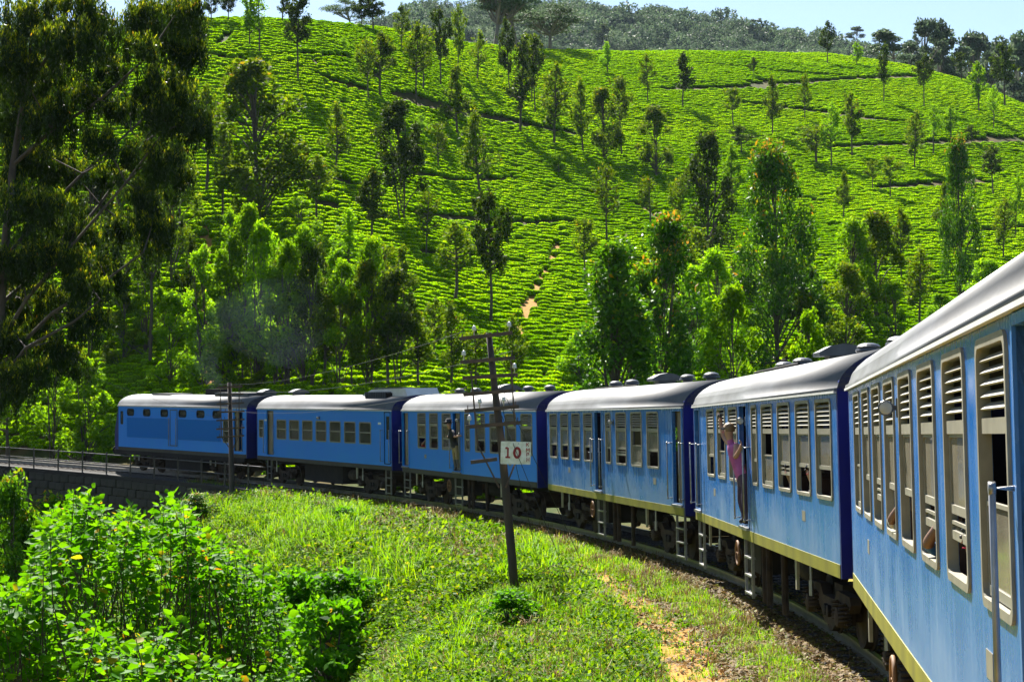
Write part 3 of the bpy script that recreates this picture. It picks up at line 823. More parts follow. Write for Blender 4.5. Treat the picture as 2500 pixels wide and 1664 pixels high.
def head_bits(parent, c, face, hairm, eyes=True, hair=True, hat=None):
    """c: head centre, face: unit direction the face looks"""
    f = Vector(face).normalized(); up = Vector((0, 0, 1)); s = f.cross(up).normalized(); u2 = s.cross(f)
    m = Matrix((s, f, u2)).transposed().to_4x4(); m.translation = Vector(c)
    def child(nm, mb, mat, sm=True): o = link(nm, mb.mesh(nm, mat, sm), parent); o.matrix_local = m; return o
    for sx in (-.033, .033): child('eye', MB().lathe([(.002, -.008), (.011, -.004), (.011, .004), (.002, .008)], (sx, .088, .012), 8, 'y'), HAIRD)
    child('nose', MB().add([(-.012, .085, -.02), (.012, .085, -.02), (0, .118, -.022), (0, .092, .02)], [(0, 1, 2), (0, 2, 3), (1, 3, 2), (0, 3, 1)]), SKIN, False)
    child('mouth', MB().box(-.022, .022, .082, .092, -.05, -.043), CLOTH['red'], False)
    for sx in (-1, 1): child('ear', MB().lathe([(.004, -.01), (.024, 0), (.004, .012)], (sx*.085, -.005, -.005), 8, 'x'), SKIN)
    if hair:
        mb = MB(); n = 12; rows = []
        for i in range(7):
            ph = PI*.5*i/6*1.18
            for k in range(n):
                a = 2*PI*k/n; rr = .098*math.sin(max(ph, .02)); yy = rr*1.12*math.sin(a) - .012; zz = .118*math.cos(ph) + .012
                if math.sin(a) > .45 and i > 4: zz = max(zz, .05); yy = min(yy, .085)
                mb.v.append((rr*math.cos(a), yy, zz))
        for i in range(6):
            for k in range(n): mb.f.append((i*n+k, i*n+(k+1) % n, (i+1)*n+(k+1) % n, (i+1)*n+k))
        mb.f.append(tuple(range(n))); child('hair', mb, hairm)
    if hat:
        child('hat', MB().lathe([(.17, .045), (.175, .055), (.11, .07), (.105, .15), (.08, .175), (.01, .18)], (0, 0, 0), 16), hat)
def person(idx, label, J, E, mats, headc, face, hairm, hat=None, extra=None):
    car, L = CARS[idx]
    e = empty('person'); e.matrix_world = CARM[idx][0]
    tag(e, label, 'person', 'passengers')
    link('body', skin_body('body', J, E, mats), e)
    head_bits(e, headc, face, hairm, hat=hat)
    return e
# passenger in a hat leaning from the third car's middle door: faces along the train towards us
J = {}; E = []
J.update(hip=((7.12, -.02, 2.12), .125), waist=((7.15, -.08, 2.32), .12), chest=((7.20, -.17, 2.58), .135), neck=((7.25, -.26, 2.78), .052), head1=((7.28, -.29, 2.89), .082), head2=((7.29, -.30, 2.99), .088),
         hl=((7.03, -.05, 2.05), .085), kl=((7.00, -.02, 1.72), .065), al=((7.0, .02, 1.40), .045), fl=((7.08, -.06, 1.345), .04), hr=((7.21, .0, 2.05), .085), kr=((7.26, .0, 1.72), .065), ar=((7.28, .05, 1.40), .045), fr=((7.36, -.03, 1.345), .04),
         sl=((7.02, -.15, 2.70), .06), el=((6.84, -.18, 2.47), .045), lw=((6.68, -.13, 2.47), .032), sr=((7.38, -.18, 2.70), .06), er=((7.60, -.20, 2.50), .045), rw=((7.78, -.13, 2.53), .032))
E += [('hip','waist',0),('waist','chest',0),('chest','neck',0),('neck','head1',2),('head1','head2',2),('hip','hl',1),('hl','kl',1),('kl','al',3),('al','fl',3),('hip','hr',1),('hr','kr',1),('kr','ar',3),('ar','fr',3),
      ('chest','sl',0),('sl','el',0),('el','lw',2),('chest','sr',0),('sr','er',0),('er','rw',2)]
hand(J, E, 'l', J['lw'][0], (-.8, .2, .1), (0, 0, 1), 2); hand(J, E, 'r', J['rw'][0], (.8, .3, .1), (0, 0, 1), 2)
person(2, 'passenger in black jacket, hat and khaki shorts holding the door rails of the third car', J, E, [CLOTH['black'], CLOTH['khaki'], SKIN, CLOTH['grey']], (7.29, -.30, 2.955), (.75, -.65, 0), HAIRD, hat=CLOTH['black'])
# passenger photographing from the fifth car
J = {}; E = []
J.update(hip=((7.34, -.04, 2.10), .125), waist=((7.32, -.10, 2.30), .108), chest=((7.30, -.17, 2.55), .125), neck=((7.27, -.22, 2.74), .048), head1=((7.25, -.24, 2.85), .080), head2=((7.25, -.25, 2.96), .086),
         hl=((7.24, -.04, 2.02), .085), kl=((7.24, -.06, 1.70), .065), al=((7.26, .0, 1.42), .045), fl=((7.20, -.09, 1.35), .038), hr=((7.44, .0, 2.02), .085), kr=((7.47, -.03, 1.70), .065), ar=((7.47, .03, 1.42), .045), fr=((7.44, -.06, 1.35), .038),
         sl=((7.12, -.20, 2.66), .055), el=((6.88, -.28, 2.80), .045), lw=((6.80, -.32, 3.05), .034), sr=((7.48, -.14, 2.66), .055), er=((7.70, -.20, 2.45), .045), rw=((7.83, -.13, 2.60), .034))
E += [('hip','waist',0),('waist','chest',0),('chest','neck',0),('neck','head1',2),('head1','head2',2),('hip','hl',1),('hl','kl',1),('kl','al',1),('al','fl',3),('hip','hr',1),('hr','kr',1),('kr','ar',1),('ar','fr',3),
      ('chest','sl',0),('sl','el',2),('el','lw',2),('chest','sr',0),('sr','er',2),('er','rw',2)]
hand(J, E, 'l', J['lw'][0], (.25, .0, .9), (1, 0, 0), 2); hand(J, E, 'r', J['rw'][0], (.5, .1, .8), (1, 0, 0), 2)
pb = person(4, 'passenger in pink top and sunglasses raising a camera from the fifth car door', J, E, [CLOTH['pink'], CLOTH['print'], SKIN, CLOTH['black']], (7.25, -.25, 2.915), (-.5, -.8, .1), HAIRB)
f = Vector((-.5, -.8, .1)).normalized(); s_ = f.cross(Vector((0, 0, 1))).normalized(); u2 = s_.cross(f); mm = Matrix((s_, f, u2)).transposed().to_4x4(); mm.translation = Vector((7.25, -.25, 2.915))
sgm = MB().box(-.075, .075, .088, .102, -.002, .032).box(-.083, -.075, -.02, .1, .01, .024).box(.075, .083, -.02, .1, .01, .024)
o = link('sunglasses', sgm.mesh('sunglasses', CLOTH['grey']), pb); o.matrix_local = mm
cm = empty('camera_in_hand'); cm.matrix_world = CARM[4][0] @ Matrix.Translation((6.89, -.33, 3.16))
cm.name = 'pocket_camera'; tag(cm, 'small black camera held up by the pink topped passenger', 'camera')
link('body', MB().box(-.06, .06, -.02, .02, -.035, .035).mesh('body', CLOTH['black']), cm); link('lens', MB().lathe([(.026, -.05), (.028, -.021)], (0, 0, 0), 12, 'y').mesh('lens', CLOTH['grey'], True), cm)
# seated passengers at windows
def seated(idx, x, label, shirt, skin, hairm, lean=.0, elbow=True, hat=None, face=(.5, -.8, 0), zoff=0):
    J = {}; E = []; z = BLUE0 + .55 + zoff; y = .42 - lean
    J.update(hip=((x-.1, .55, z), .14), waist=((x-.08, .52, z+.2), .13), chest=((x-.02, y+.05, z+.45), .14), neck=((x+.02, y, z+.66), .052), head1=((x+.04, y-.03, z+.77), .082), head2=((x+.05, y-.04, z+.88), .088),
             sl=((x-.16, y-.02, z+.55), .06), sr=((x+.17, y+.05, z+.55), .06), kn=((x+.35, .5, z-.02), .09), ft=((x+.38, .5, z-.45), .06))
    E += [('hip','waist',0),('waist','chest',0),('chest','neck',0),('neck','head1',1),('head1','head2',1),('chest','sl',0),('chest','sr',0),('hip','kn',2),('kn','ft',2)]
    if elbow:
        J.update(el=((x+.05, -.03, WZ0+.10), .044), lw=((x+.20, .10, WZ0+.30), .033)); E += [('sl','el',0),('el','lw',1)]
        hand(J, E, 'l', J['lw'][0], (.2, .3, .9), (1, 0, 0), 1)
    person(idx, label, J, E, [shirt, skin, CLOTH['grey']], (x+.05, y-.04, z+.845), face, hairm, hat=hat)
seated(4, 11.45, 'passenger in dark shirt looking out of the fifth car just behind its middle door', CLOTH['print'], SKIND, HAIRD, .30, False, zoff=-.30)
seated(4, 13.25, 'passenger whose face shows at the next to last window of the fifth car', CLOTH['black'], SKIN, HAIRD, .30, False, zoff=-.28)
seated(5, 10.0, 'passenger resting a bare forearm on the sill of the nearest car', CLOTH['blue'], SKIND, HAIRD, .12, True, zoff=-.34)
seated(5, 11.75, 'dark haired passenger behind the second window from the near door', CLOTH['black'], SKIND, HAIRD, .28, False, zoff=-.36)
seated(5, 6.75, 'passenger in white sleeve at the fourth window of the nearest car', CLOTH['white'], SKIND, HAIRD, .20, True, zoff=-.3)
seated(3, 5.75, 'passenger in a white cap leaning from the window before the fourth car door', CLOTH['grey'], SKIND, HAIRD, .20, False, hat=CLOTH['white'], zoff=-.42)
seated(2, 2.85, 'passenger in red with an elbow out of the first window of the third car', CLOTH['red'], SKIND, HAIRD, .20, True, zoff=-.3)
# ------------------------------------------------------------------ foliage helpers
def unit(v): return v / np.maximum(np.linalg.norm(v, axis=-1, keepdims=True), 1e-9)

def leaf_quads(C, A, ln, wd, R, tint=None, asp=1.0):
    """rhombus leaves: centres C (n,3), axis A (n,3)"""
    n = len(C); A = unit(A)
    B = unit(np.cross(A, R.normal(size=(n, 3))))
    ln = np.broadcast_to(ln, (n,))[:, None]; wd = np.broadcast_to(wd, (n,))[:, None]
    k = np.array([1, 1, 1/asp])
    V = np.stack([C - A*ln*.5*k, C + (B*wd*.5 - A*ln*.08)*k, C + A*ln*.5*k, C - (B*wd*.5 + A*ln*.08)*k], 1).reshape(-1, 3)
    return V, np.arange(4*n).reshape(-1, 4)

def crown_mesh(name, C, A, ln, wd, mat, R, tint, asp=1.0):
    V, Q = leaf_quads(C, A, ln, wd, R, None, asp)
    return mesh_quads(name, V, Q, mat, attr=tint)

def rand_dir(n, R, up=0.0):
    d = R.normal(size=(n, 3)); d[:, 2] += up; return unit(d)

LM = {}
LM['olive'] = mat_leaf('silver_oak_leaf', [(0, (.03, .08, .002)), (.6, (.10, .17, .003)), (.9, (.18, .22, .004)), (1, (.26, .17, .006))], .55, .6, .05)
LM['dark'] = mat_leaf('dark_oak_leaf', [(0, (.014, .035, .003)), (.7, (.045, .08, .004)), (1, (.12, .13, .006))], .4, .6, .06)
LM['bright'] = mat_leaf('young_leaf', [(0, (.05, .14, .001)), (.6, (.15, .32, .002)), (1, (.29, .42, .004))], .58, .6, .05)
LM['bushy'] = mat_leaf('broadleaf', [(0, (.014, .055, .001)), (.55, (.05, .16, .002)), (.82, (.15, .30, .004)), (1, (.36, .20, .008))], .45, .5, .22)
LM['euc'] = mat_leaf('eucalyptus_leaf', [(0, (.007, .020, .001)), (.6, (.022, .050, .002)), (.86, (.15, .22, .003)), (.96, (.30, .30, .004)), (1, (.40, .20, .01))], .45, .5, .2, objvar=.1)
LM['far'] = mat_leaf('far_leaf', [(0, (.04, .075, .04)), (.7, (.08, .125, .055)), (1, (.13, .17, .07))], .4, .6, .15)  # foliage lightened and blued, so the colour carries part of the distance haze
LM['tea'] = mat_leaf('tea_leaf', [(0, (.035, .12, .001)), (.45, (.125, .31, .001)), (.8, (.24, .46, .001)), (1, (.36, .52, .002))], .45, .7, .0, objvar=.16)
LM['herb'] = mat_leaf('herb_leaf', [(0, (.018, .070, .001)), (.5, (.085, .21, .001)), (.85, (.21, .33, .002)), (1, (.36, .22, .02))], .45, .6, .06, objvar=.3)
LM['grass'] = mat_leaf('grass_blade', [(0, (.05, .17, .001)), (.6, (.15, .33, .001)), (.9, (.30, .41, .003)), (1, (.42, .28, .04))], .5, .55, .08, objvar=.2)
LM['shrub'] = mat_leaf('shrub_leaf', [(0, (.018, .085, .001)), (.5, (.055, .21, .001)), (.86, (.14, .33, .002)), (.94, (.40, .30, .008)), (1, (.48, .22, .008))], .55, .6, .12, objvar=.12)
LM['litter'] = mat_leaf('dead_leaf', [(0, (.07, .04, .015)), (.4, (.17, .10, .03)), (.7, (.22, .17, .05)), (.85, (.12, .15, .02)), (1, (.30, .23, .12))], .2, .7, .2, objvar=.3)
LM['bark'] = mat_basic('bark', (.075, .058, .042), .9, col2=(.035, .028, .022), scale=6, stretch=(1, 1, .3), bump=.3)
LM['palebark'] = mat_basic('pale_bark', (.20, .17, .13), .85, col2=(.10, .085, .065), scale=4, stretch=(1, 1, .3), bump=.2)
LM['core'] = mat_basic('bush_interior', (.11, .22, .001), .9, col2=(.045, .10, .001), scale=9, spec=.0)

# ---- tree prototypes, unit height and unit crown width (trunk, crown meshes)
def oak_proto(seed, mat, z0=.34, dens=1.0, nb=26, shape='ovate', leaf=.118, fork=False, open_=1.0):
    R = np.random.default_rng(seed); mb = MB()
    n = 9; wob = np.cumsum(R.normal(0, .012, (n, 2)), 0)
    tr = [(wob[i, 0], wob[i, 1], i / (n-1) * .97) for i in range(n)]
    mb.tube(tr, [.045 * (1 - .82*i/(n-1)) for i in range(n)], 6)
    def tp(z): k = min(z / .97 * (n-1), n-1.001); i = int(k); a = np.array(tr[i]); b = np.array(tr[i+1]); return a + (b-a)*(k-i)
    C = []; 
    lump = R.normal(0, .22, 24)
    for b in range(nb):
        t = (b + R.random()) / nb
        z = z0 + (1 - z0) * t * .93
        if shape == 'ovate': pr = .5 * (math.sin(PI * min(.999, (.10 + .90*t) ** .72))) ** .75
        elif shape == 'cone': pr = .5 * (1.02 - t) ** .75 * min(1, .45 + 3*t)
        elif shape == 'round': pr = .5 * math.sqrt(max(0, 1 - (2*t-.9)**2 / 1.25))
        else: pr = .5 * (.45 + .55*math.sin(PI*t))
        pr *= max(.35, 1 + lump[b % 24])
        a = R.random() * 2*PI
        s = tp(z*.96)
        e = s + np.array([math.cos(a)*pr, math.sin(a)*pr, (.05 + .09*R.random()) * (1 if t < .9 else .4)])
        mid = (s + e)/2 + np.array([0, 0, -.012]); mid[2] = min(mid[2], .99)
        mb.tube([s, mid, e], [.012 * (1.1 - t*.6), .008 * (1.1-t*.6), .003], 4, cap=False)
        m = int(78 * dens * (.35 + pr*2))
        q = R.random(m) ** .6 * .85 + .2
        P = s + (e - s) * q[:, None]
        # foliage gathers in tufts along the bough
        tufts = s + (e - s) * R.uniform(.35, 1.08, (5, 1)) + R.normal(0, [.05*open_, .05*open_, .028], (5, 3))
        w = R.random(m) < .75
        P[w] = tufts[R.integers(0, 5, w.sum())]
        C.append(P + R.normal(0, [.042*open_, .042*open_, .024], (m, 3)))
    top = tp(.97); C.append(top + R.normal(0, [.05, .05, .03], (int(50*dens), 3)))
    C = np.concatenate(C); C[:, 2] = np.minimum(C[:, 2], 1.02)
    N = len(C)
    A = rand_dir(N, R, .25)
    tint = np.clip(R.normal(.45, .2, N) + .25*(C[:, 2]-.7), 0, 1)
    ln = leaf * R.uniform(.6, 1.3, N)
    return mb.mesh('trunk', LM['bark'], True), crown_mesh('crown', C, A, ln, ln*.46, mat, R, tint, 2.8)

def bushy_proto(seed, mat, n=9000, z0=.10, orange=.25, droop=False, clumps=46, leaf=.050, stems=3, cone=False, sr=.016, cs=1.0, asp=2.2):
    R = np.random.default_rng(seed); mb = MB(); C = []; tint = []
    for k in range(stems):
        a = R.random()*2*PI; r = .12*R.random()
        mb.tube([(r*.3*math.cos(a), r*.3*math.sin(a), 0), (r*math.cos(a), r*math.sin(a), .4), (r*1.8*math.cos(a), r*1.8*math.sin(a), .9)], [sr, sr*.7, sr*.2], 6)
    for c in range(clumps):
        t = R.random()
        z = z0 + (1-z0)*t
        pr = .5 * (math.sin(PI*min(.999, (.14+.86*t)**.62)))**.6
        if cone: t = R.random()**1.35; z = z0 + (1-z0)*t; pr = .5*(1-t)**.62*min(1, .7+t*2)
        a = R.random()*2*PI; q = pr * math.sqrt(R.uniform(.15, 1)) * .9
        cc = np.array([q*math.cos(a), q*math.sin(a), min(z, .93)])
        mb.tube([(0, 0, max(.05, z-.22)), cc*np.array([.5, .5, 1])-np.array([0, 0, .07]), cc], [sr*.5, sr*.35, sr*.15], 4, cap=False)
        m = n // clumps
        u = rand_dir(m, R); rad = R.random(m) ** (1/2.2)
        sz = np.array([.125, .125, .075]) * R.uniform(.75, 1.3) * cs
        P = cc + u * rad[:, None] * sz
        if droop: P[:, 2] -= (np.abs(u[:, 0]) + np.abs(u[:, 1])) * .05 * rad
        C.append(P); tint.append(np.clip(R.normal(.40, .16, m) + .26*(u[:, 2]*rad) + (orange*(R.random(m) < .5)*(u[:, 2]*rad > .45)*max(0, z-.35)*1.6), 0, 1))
    C = np.concatenate(C); tint = np.concatenate(tint); N = len(C)
    A = rand_dir(N, R, -.9 if droop else .2)
    ln = leaf * R.uniform(.7, 1.3, N)
    return mb.mesh('trunk', LM['bark'], True), crown_mesh('crown', C, A, ln, ln*(.30 if droop else .5), mat, R, tint, asp)

def tall_gum_proto(seed, mat):
    """tall bare stem, cloud-like crown tiers high up"""
    R = np.random.default_rng(seed); mb = MB(); C = []; n = 9
    wob = np.cumsum(R.normal(0, .02, (n, 2)), 0)
    tr = [np.array([wob[i, 0], wob[i, 1], i/(n-1)*.92]) for i in range(n)]
    mb.tube(tr, [.03*(1-.75*i/(n-1)) for i in range(n)], 6)
    for c in range(17):
        t = R.random()**.8; z = .48 + .5*t; a = R.random()*2*PI; pr = .42*math.sin(PI*min(.98, .25+.72*t))*math.sqrt(R.random())
        cc = np.array([pr*math.cos(a), pr*math.sin(a), z])
        s = tr[min(n-1, int((z-.16)/.92*(n-1)))]
        mb.tube([s, (s+cc)/2-np.array([0, 0, .02]), cc], [.012, .008, .003], 4, cap=False)
        m = 150; u = rand_dir(m, R); P = cc + u*(R.random(m)**.4)[:, None]*np.array([.14, .14, .045]); P[:, 2] = np.where(u[:, 2] < 0, cc[2]+(P[:, 2]-cc[2])*.5, P[:, 2]); C.append(P)
    C = np.concatenate(C); N = len(C); ln = .07*R.uniform(.7, 1.3, N)
    return mb.mesh('trunk', LM['palebark'], True), crown_mesh('crown', C, rand_dir(N, R), ln, ln*.5, mat, R, np.clip(R.normal(.45, .22, N), 0, 1), 2.2)

def umbrella_proto(seed, mat, layers=9, lean=0.0, spread=0.5):
    """flat-topped tree: forked pale stem, wide thin layers of fine leaves"""
    R = np.random.default_rng(seed); mb = MB(); C = []
    fork = np.array([lean*.4, 0, .45]); mb.tube([(0, 0, 0), (lean*.15, 0, .22), fork], [.035, .028, .022], 7)
    for k in range(layers):
        a = k*2.4 + R.random(); rr = spread*(.25+.75*R.random()); z = .62 + .36*(k/(layers-1))
        z -= .22*max(0, rr/spread-.55)
        cc = np.array([lean + rr*.8*math.cos(a), rr*.8*math.sin(a), z])
        mid = fork + (cc-fork)*.55 + np.array([0, 0, -.04])
        mb.tube([fork, mid, cc], [.018, .012, .004], 5, cap=False)
        for j in range(5):
            e = cc + np.array([R.normal(0, .12), R.normal(0, .12), R.uniform(-.005, .03)])
            mb.tube([mid, (mid+e)/2+np.array([0, 0, .02]), e], [.006, .004, .002], 3, cap=False)
            m = 120; u = R.normal(size=(m, 3)); C.append(e + u*np.array([.075, .075, .010]))
    C = np.concatenate(C); N = len(C); ln = .034*R.uniform(.7, 1.3, N)
    return mb.mesh('trunk', LM['palebark'], True), crown_mesh('crown', C, rand_dir(N, R)*np.array([1, 1, .3]), ln, ln*.5, mat, R, np.clip(R.normal(.4, .2, N), 0, 1))

PROTO = {
    'oak': [oak_proto(s, LM['olive'], z0=z, dens=d, nb=b, shape=sh, open_=op) for s, z, d, b, sh, op in
            ((11, .34, .9, 26, 'ovate', 1), (12, .42, .75, 24, 'ovate', 1.2), (13, .28, .9, 28, 'cone', 1), (14, .38, .6, 22, 'col', 1.3), (15, .30, .8, 26, 'ovate', 1.3))],
    'dark': [oak_proto(s, LM['dark'], z0=z, dens=d, nb=b, shape=sh) for s, z, d, b, sh in
             ((21, .42, 1.2, 26, 'ovate'), (22, .36, .95, 26, 'ovate'), (23, .40, 1.1, 24, 'round'), (24, .35, .95, 26, 'cone'))],
    'young': [oak_proto(s, LM['bright'], z0=z, dens=d, nb=b, shape=sh) for s, z, d, b, sh in
              ((31, .30, 1.0, 24, 'ovate'), (32, .25, .9, 24, 'cone'), (33, .36, .8, 20, 'round'))],
    'bushy': [bushy_proto(41, LM['bushy'], n=16000, z0=.03, clumps=90, orange=.1, cone=True), bushy_proto(42, LM['bushy'], n=14000, z0=.03, clumps=80, orange=.55), bushy_proto(43, LM['bushy'], n=12000, z0=.03, clumps=70, orange=.2)],
    'big': [bushy_proto(51, LM['olive'], n=5200, z0=.22, clumps=42, leaf=.062, stems=2, orange=.25, cs=.95), bushy_proto(52, LM['olive'], n=4600, z0=.25, clumps=36, leaf=.062, stems=3, orange=.2, cs=.95), bushy_proto(53, LM['dark'], n=5200, z0=.3, clumps=38, leaf=.062, stems=2, orange=0, cs=.95)],
    'light': [bushy_proto(61, LM['bright'], n=5200, z0=.12, clumps=40, leaf=.066, stems=2, orange=0, cs=.95), bushy_proto(62, LM['bright'], n=4600, z0=.15, clumps=34, leaf=.066, stems=3, orange=0, cs=.95), bushy_proto(63, LM['bright'], n=5000, z0=.10, clumps=36, leaf=.066, stems=2, orange=0, cone=True)],
    'gum': [bushy_proto(71, LM['bushy'], n=11000, z0=.15, orange=.35, droop=True, clumps=50, leaf=.06, stems=1, cs=1.15), bushy_proto(72, LM['bushy'], n=15000, z0=.08, orange=.5, droop=True, clumps=64, leaf=.055, stems=3, sr=.012)],
    'weed': [bushy_proto(95, LM['shrub'], n=2600, z0=.0, clumps=44, leaf=.085, stems=3, orange=0, cs=1.25, asp=1.0), bushy_proto(96, LM['shrub'], n=2600, z0=.0, clumps=40, leaf=.075, stems=3, orange=0, cs=1.35, asp=1.0)],
    'far': [tall_gum_proto(s, LM['far']) for s in (81, 82, 83)],
    'flat': [umbrella_proto(91, LM['far'], 9, -.22), umbrella_proto(92, LM['far'], 10, .15), umbrella_proto(93, LM['far'], 12, 0.0)],
}

# a second set of each slender kind, so that neighbours are not twins
PROTO['oak'] += [oak_proto(s, LM['olive'], z0=z, dens=d, nb=b, shape=sh, open_=op) for s, z, d, b, sh, op in
            ((111, .30, .8, 22, 'ovate', 1.4), (112, .46, .9, 20, 'round', 1.1), (113, .24, .7, 30, 'cone', 1.3), (114, .34, .75, 26, 'ovate', 1.1), (115, .38, .6, 20, 'round', 1.5))]
PROTO['dark'] += [oak_proto(s, LM['dark'], z0=z, dens=d, nb=b, shape=sh, open_=op) for s, z, d, b, sh, op in
             ((121, .46, 1.0, 22, 'round', 1.2), (122, .33, 1.1, 30, 'ovate', 1.1), (123, .44, .9, 22, 'ovate', 1.4), (124, .30, .9, 24, 'cone', 1.3))]
PROTO['young'] += [oak_proto(s, LM['bright'], z0=z, dens=d, nb=b, shape=sh, open_=op) for s, z, d, b, sh, op in
              ((131, .34, .8, 20, 'round', 1.4), (132, .22, .8, 26, 'ovate', 1.2), (133, .40, .7, 18, 'ovate', 1.5))]
PROTO['light'] += [bushy_proto(161, LM['bright'], n=4200, z0=.15, clumps=30, leaf=.066, stems=2, orange=0, cs=1.0), bushy_proto(162, LM['bright'], n=4600, z0=.1, clumps=44, leaf=.06, stems=2, orange=0, cs=.85), bushy_proto(163, LM['olive'], n=4400, z0=.12, clumps=36, leaf=.066, stems=2, orange=.1, cs=.95)]
PROTO['big'] += [bushy_proto(151, LM['olive'], n=4600, z0=.28, clumps=34, leaf=.062, stems=1, orange=.3, cs=1.0), bushy_proto(152, LM['bright'], n=4600, z0=.2, clumps=46, leaf=.058, stems=2, orange=.2, cs=.85), bushy_proto(153, LM['dark'], n=4600, z0=.25, clumps=44, leaf=.058, stems=2, orange=0, cs=.9)]
def variant(kind, var, i):
    n = len(PROTO[kind]); h = n // 2
    return (var % h) + h * (i % 2) if kind in ('oak', 'dark', 'young', 'light', 'big') else var % n
# ------------------------------------------------------------------ trees: kind, variant, base x, base y, top y, crown width (photo pixels), [range]
T = []
def tr(kind, var, bx, by, ty, w, r=None, cx=None): T.append((kind, var, bx, by, ty, w, r, cx))
# crest, from the left
tr('dark',1,516,60,-22,44); tr('dark',0,557,62,-16,42); tr('young',0,609,124,-25,50); tr('young',2,632,138,-14,62); tr('dark',3,690,62,-32,44)
tr('dark',0,727,207,-14,66); tr('flat',0,862,70,2,92,250); tr('dark',1,884,76,-12,44,246); tr('dark',0,912,80,-12,56,244); tr('oak',0,981,128,8,50)
tr('oak',1,1016,264,57,60); tr('oak',4,1033,231,62,58); tr('dark',2,1075,220,17,62); tr('oak',3,1119,190,12,46); tr('oak',2,1119,340,160,80)
tr('oak',0,1165,203,73,52); tr('dark',1,1245,252,42,42); tr('dark',3,1270,331,90,68); tr('oak',3,1297,256,80,46); tr('dark',0,1306,283,82,52)
tr('oak',4,1353,361,150,76); tr('oak',2,1422,381,188,60); tr('big',0,1476,400,212,92); tr('oak',1,1519,386,185,64); tr('oak',0,926,245,78,80); tr('oak',4,900,255,95,60)
tr('flat',1,1205,112,-70,190,318); tr('flat',0,1266,116,-75,190,322); tr('flat',2,1343,124,15,170,326)
tr('dark',2,1471,126,60,50); tr('young',1,1484,186,103,36); tr('young',2,838,126,90,32); tr('young',2,1364,432,377,36); tr('young',2,1025,352,277,62)
tr('big',2,983,548,244,136); tr('oak',2,1172,478,266,86); tr('dark',2,1198,796,466,112); tr('dark',1,907,598,415,78); tr('oak',3,1484,600,404,66)
# right-hand slope
tr('oak',0,1582,257,130,44); tr('dark',3,1667,270,127,52); tr('dark',2,1839,191,141,24); tr('dark',1,2019,162,53,38); tr('young',1,2092,164,104,31)
tr('dark',1,2156,257,106,35); tr('dark',0,2255,268,134,44); tr('dark',3,2236,168,83,35); tr('dark',2,2347,203,130,44); tr('young',0,2390,281,153,42)
tr('young',2,2425,322,210,38); tr('dark',0,2453,265,111,62); tr('oak',1,1791,313,216,52); tr('oak',2,1888,336,186,46); tr('oak',3,1965,297,181,35)
tr('oak',0,2081,388,230,56); tr('young',0,2030,415,250,54); tr('oak',4,2233,420,270,50); tr('young',2,2280,385,256,54); tr('young',0,2322,345,266,40)
tr('dark',2,2373,356,307,40); tr('big',0,1603,436,260,88); tr('big',2,1729,692,320,126); tr('young',1,1787,514,354,60); tr('oak',1,2175,490,382,52)
tr('oak',3,1990,407,307,84); tr('dark',2,1811,380,307,58); tr('oak',2,2299,598,452,50); tr('dark',0,2425,482,359,50); tr('oak',4,2450,640,489,54)
tr('young',0,2478,593,433,46); tr('oak',0,2200,690,512,52); tr('oak',1,1430,702,536,66); tr('oak',2,2060,540,420,46); tr('oak',1,2130,470,392,40)
# lower slope and along the line
tr('big',0,2140,836,525,150); tr('big',1,2072,842,536,120); tr('oak',4,2246,800,610,70); tr('gum',0,2343,740,344,100)
tr('gum',1,1900,905,358,230); tr('bushy',1,1600,930,530,190,100); tr('bushy',0,1508,950,600,220,92); tr('light',0,1800,930,700,150,96)
tr('oak',1,1113,742,542,104); tr('oak',2,1105,952,738,90); tr('big',0,895,950,640,110); tr('oak',3,860,952,700,70); tr('big',2,973,952,662,120)
tr('light',0,591,950,505,112); tr('light',1,740,952,560,118); tr('light',0,676,955,662,140); tr('young',1,850,674,514,80); tr('light',1,731,660,484,112)
tr('big',0,637,556,148,232); tr('oak',3,542,542,330,72); tr('oak',0,790,956,720,90); tr('oak',4,1040,640,470,60)
tr('dark',1,365,900,300,110); tr('dark',2,453,902,586,66); tr('big',2,215,890,420,150); tr('light',0,130,1000,830,130,122); tr('light',1,215,1085,880,130,121)
tr('young',0,20,1010,870,120,121); tr('light',0,1980,900,760,120,92); tr('big',1,2420,800,640,110); tr('oak',0,1700,760,560,90); tr('oak',2,1250,950,770,80)
tr('light',1,60,900,560,170); tr('oak',4,1660,600,430,60); tr('big',1,290,760,420,150); tr('big',0,420,700,330,140); tr('oak',1,505,480,210,90)
# the feathery belt behind the locomotive and second car, and more along the foot of the slope
tr('light',1,560,760,520,100); tr('light',2,640,820,600,110); tr('oak',1,700,800,600,80); tr('light',0,830,800,610,100); tr('big',0,770,860,660,100); tr('oak',3,930,800,600,80); tr('light',1,545,956,740,110)
tr('oak',4,1020,952,760,90); tr('light',2,620,956,800,90); tr('oak',0,705,956,800,80); tr('young',0,870,860,720,70); tr('oak',2,990,760,600,70); tr('light',0,470,800,640,90); tr('oak',1,610,640,420,90)
tr('oak',3,1060,880,730,70); tr('light',1,2000,840,680,110); tr('oak',0,2120,700,560,70); tr('light',2,1700,900,720,120); tr('light',0,2300,840,720,90); tr('oak',1,1780,800,640,70); tr('oak',4,1590,560,430,60); tr('big',0,1640,800,520,120)
tr('oak',2,820,420,250,70); tr('oak',1,770,560,380,80); tr('oak',4,1070,420,300,60); tr('light',1,360,880,640,110); tr('light',2,300,900,720,110); tr('oak',0,440,560,360,80)
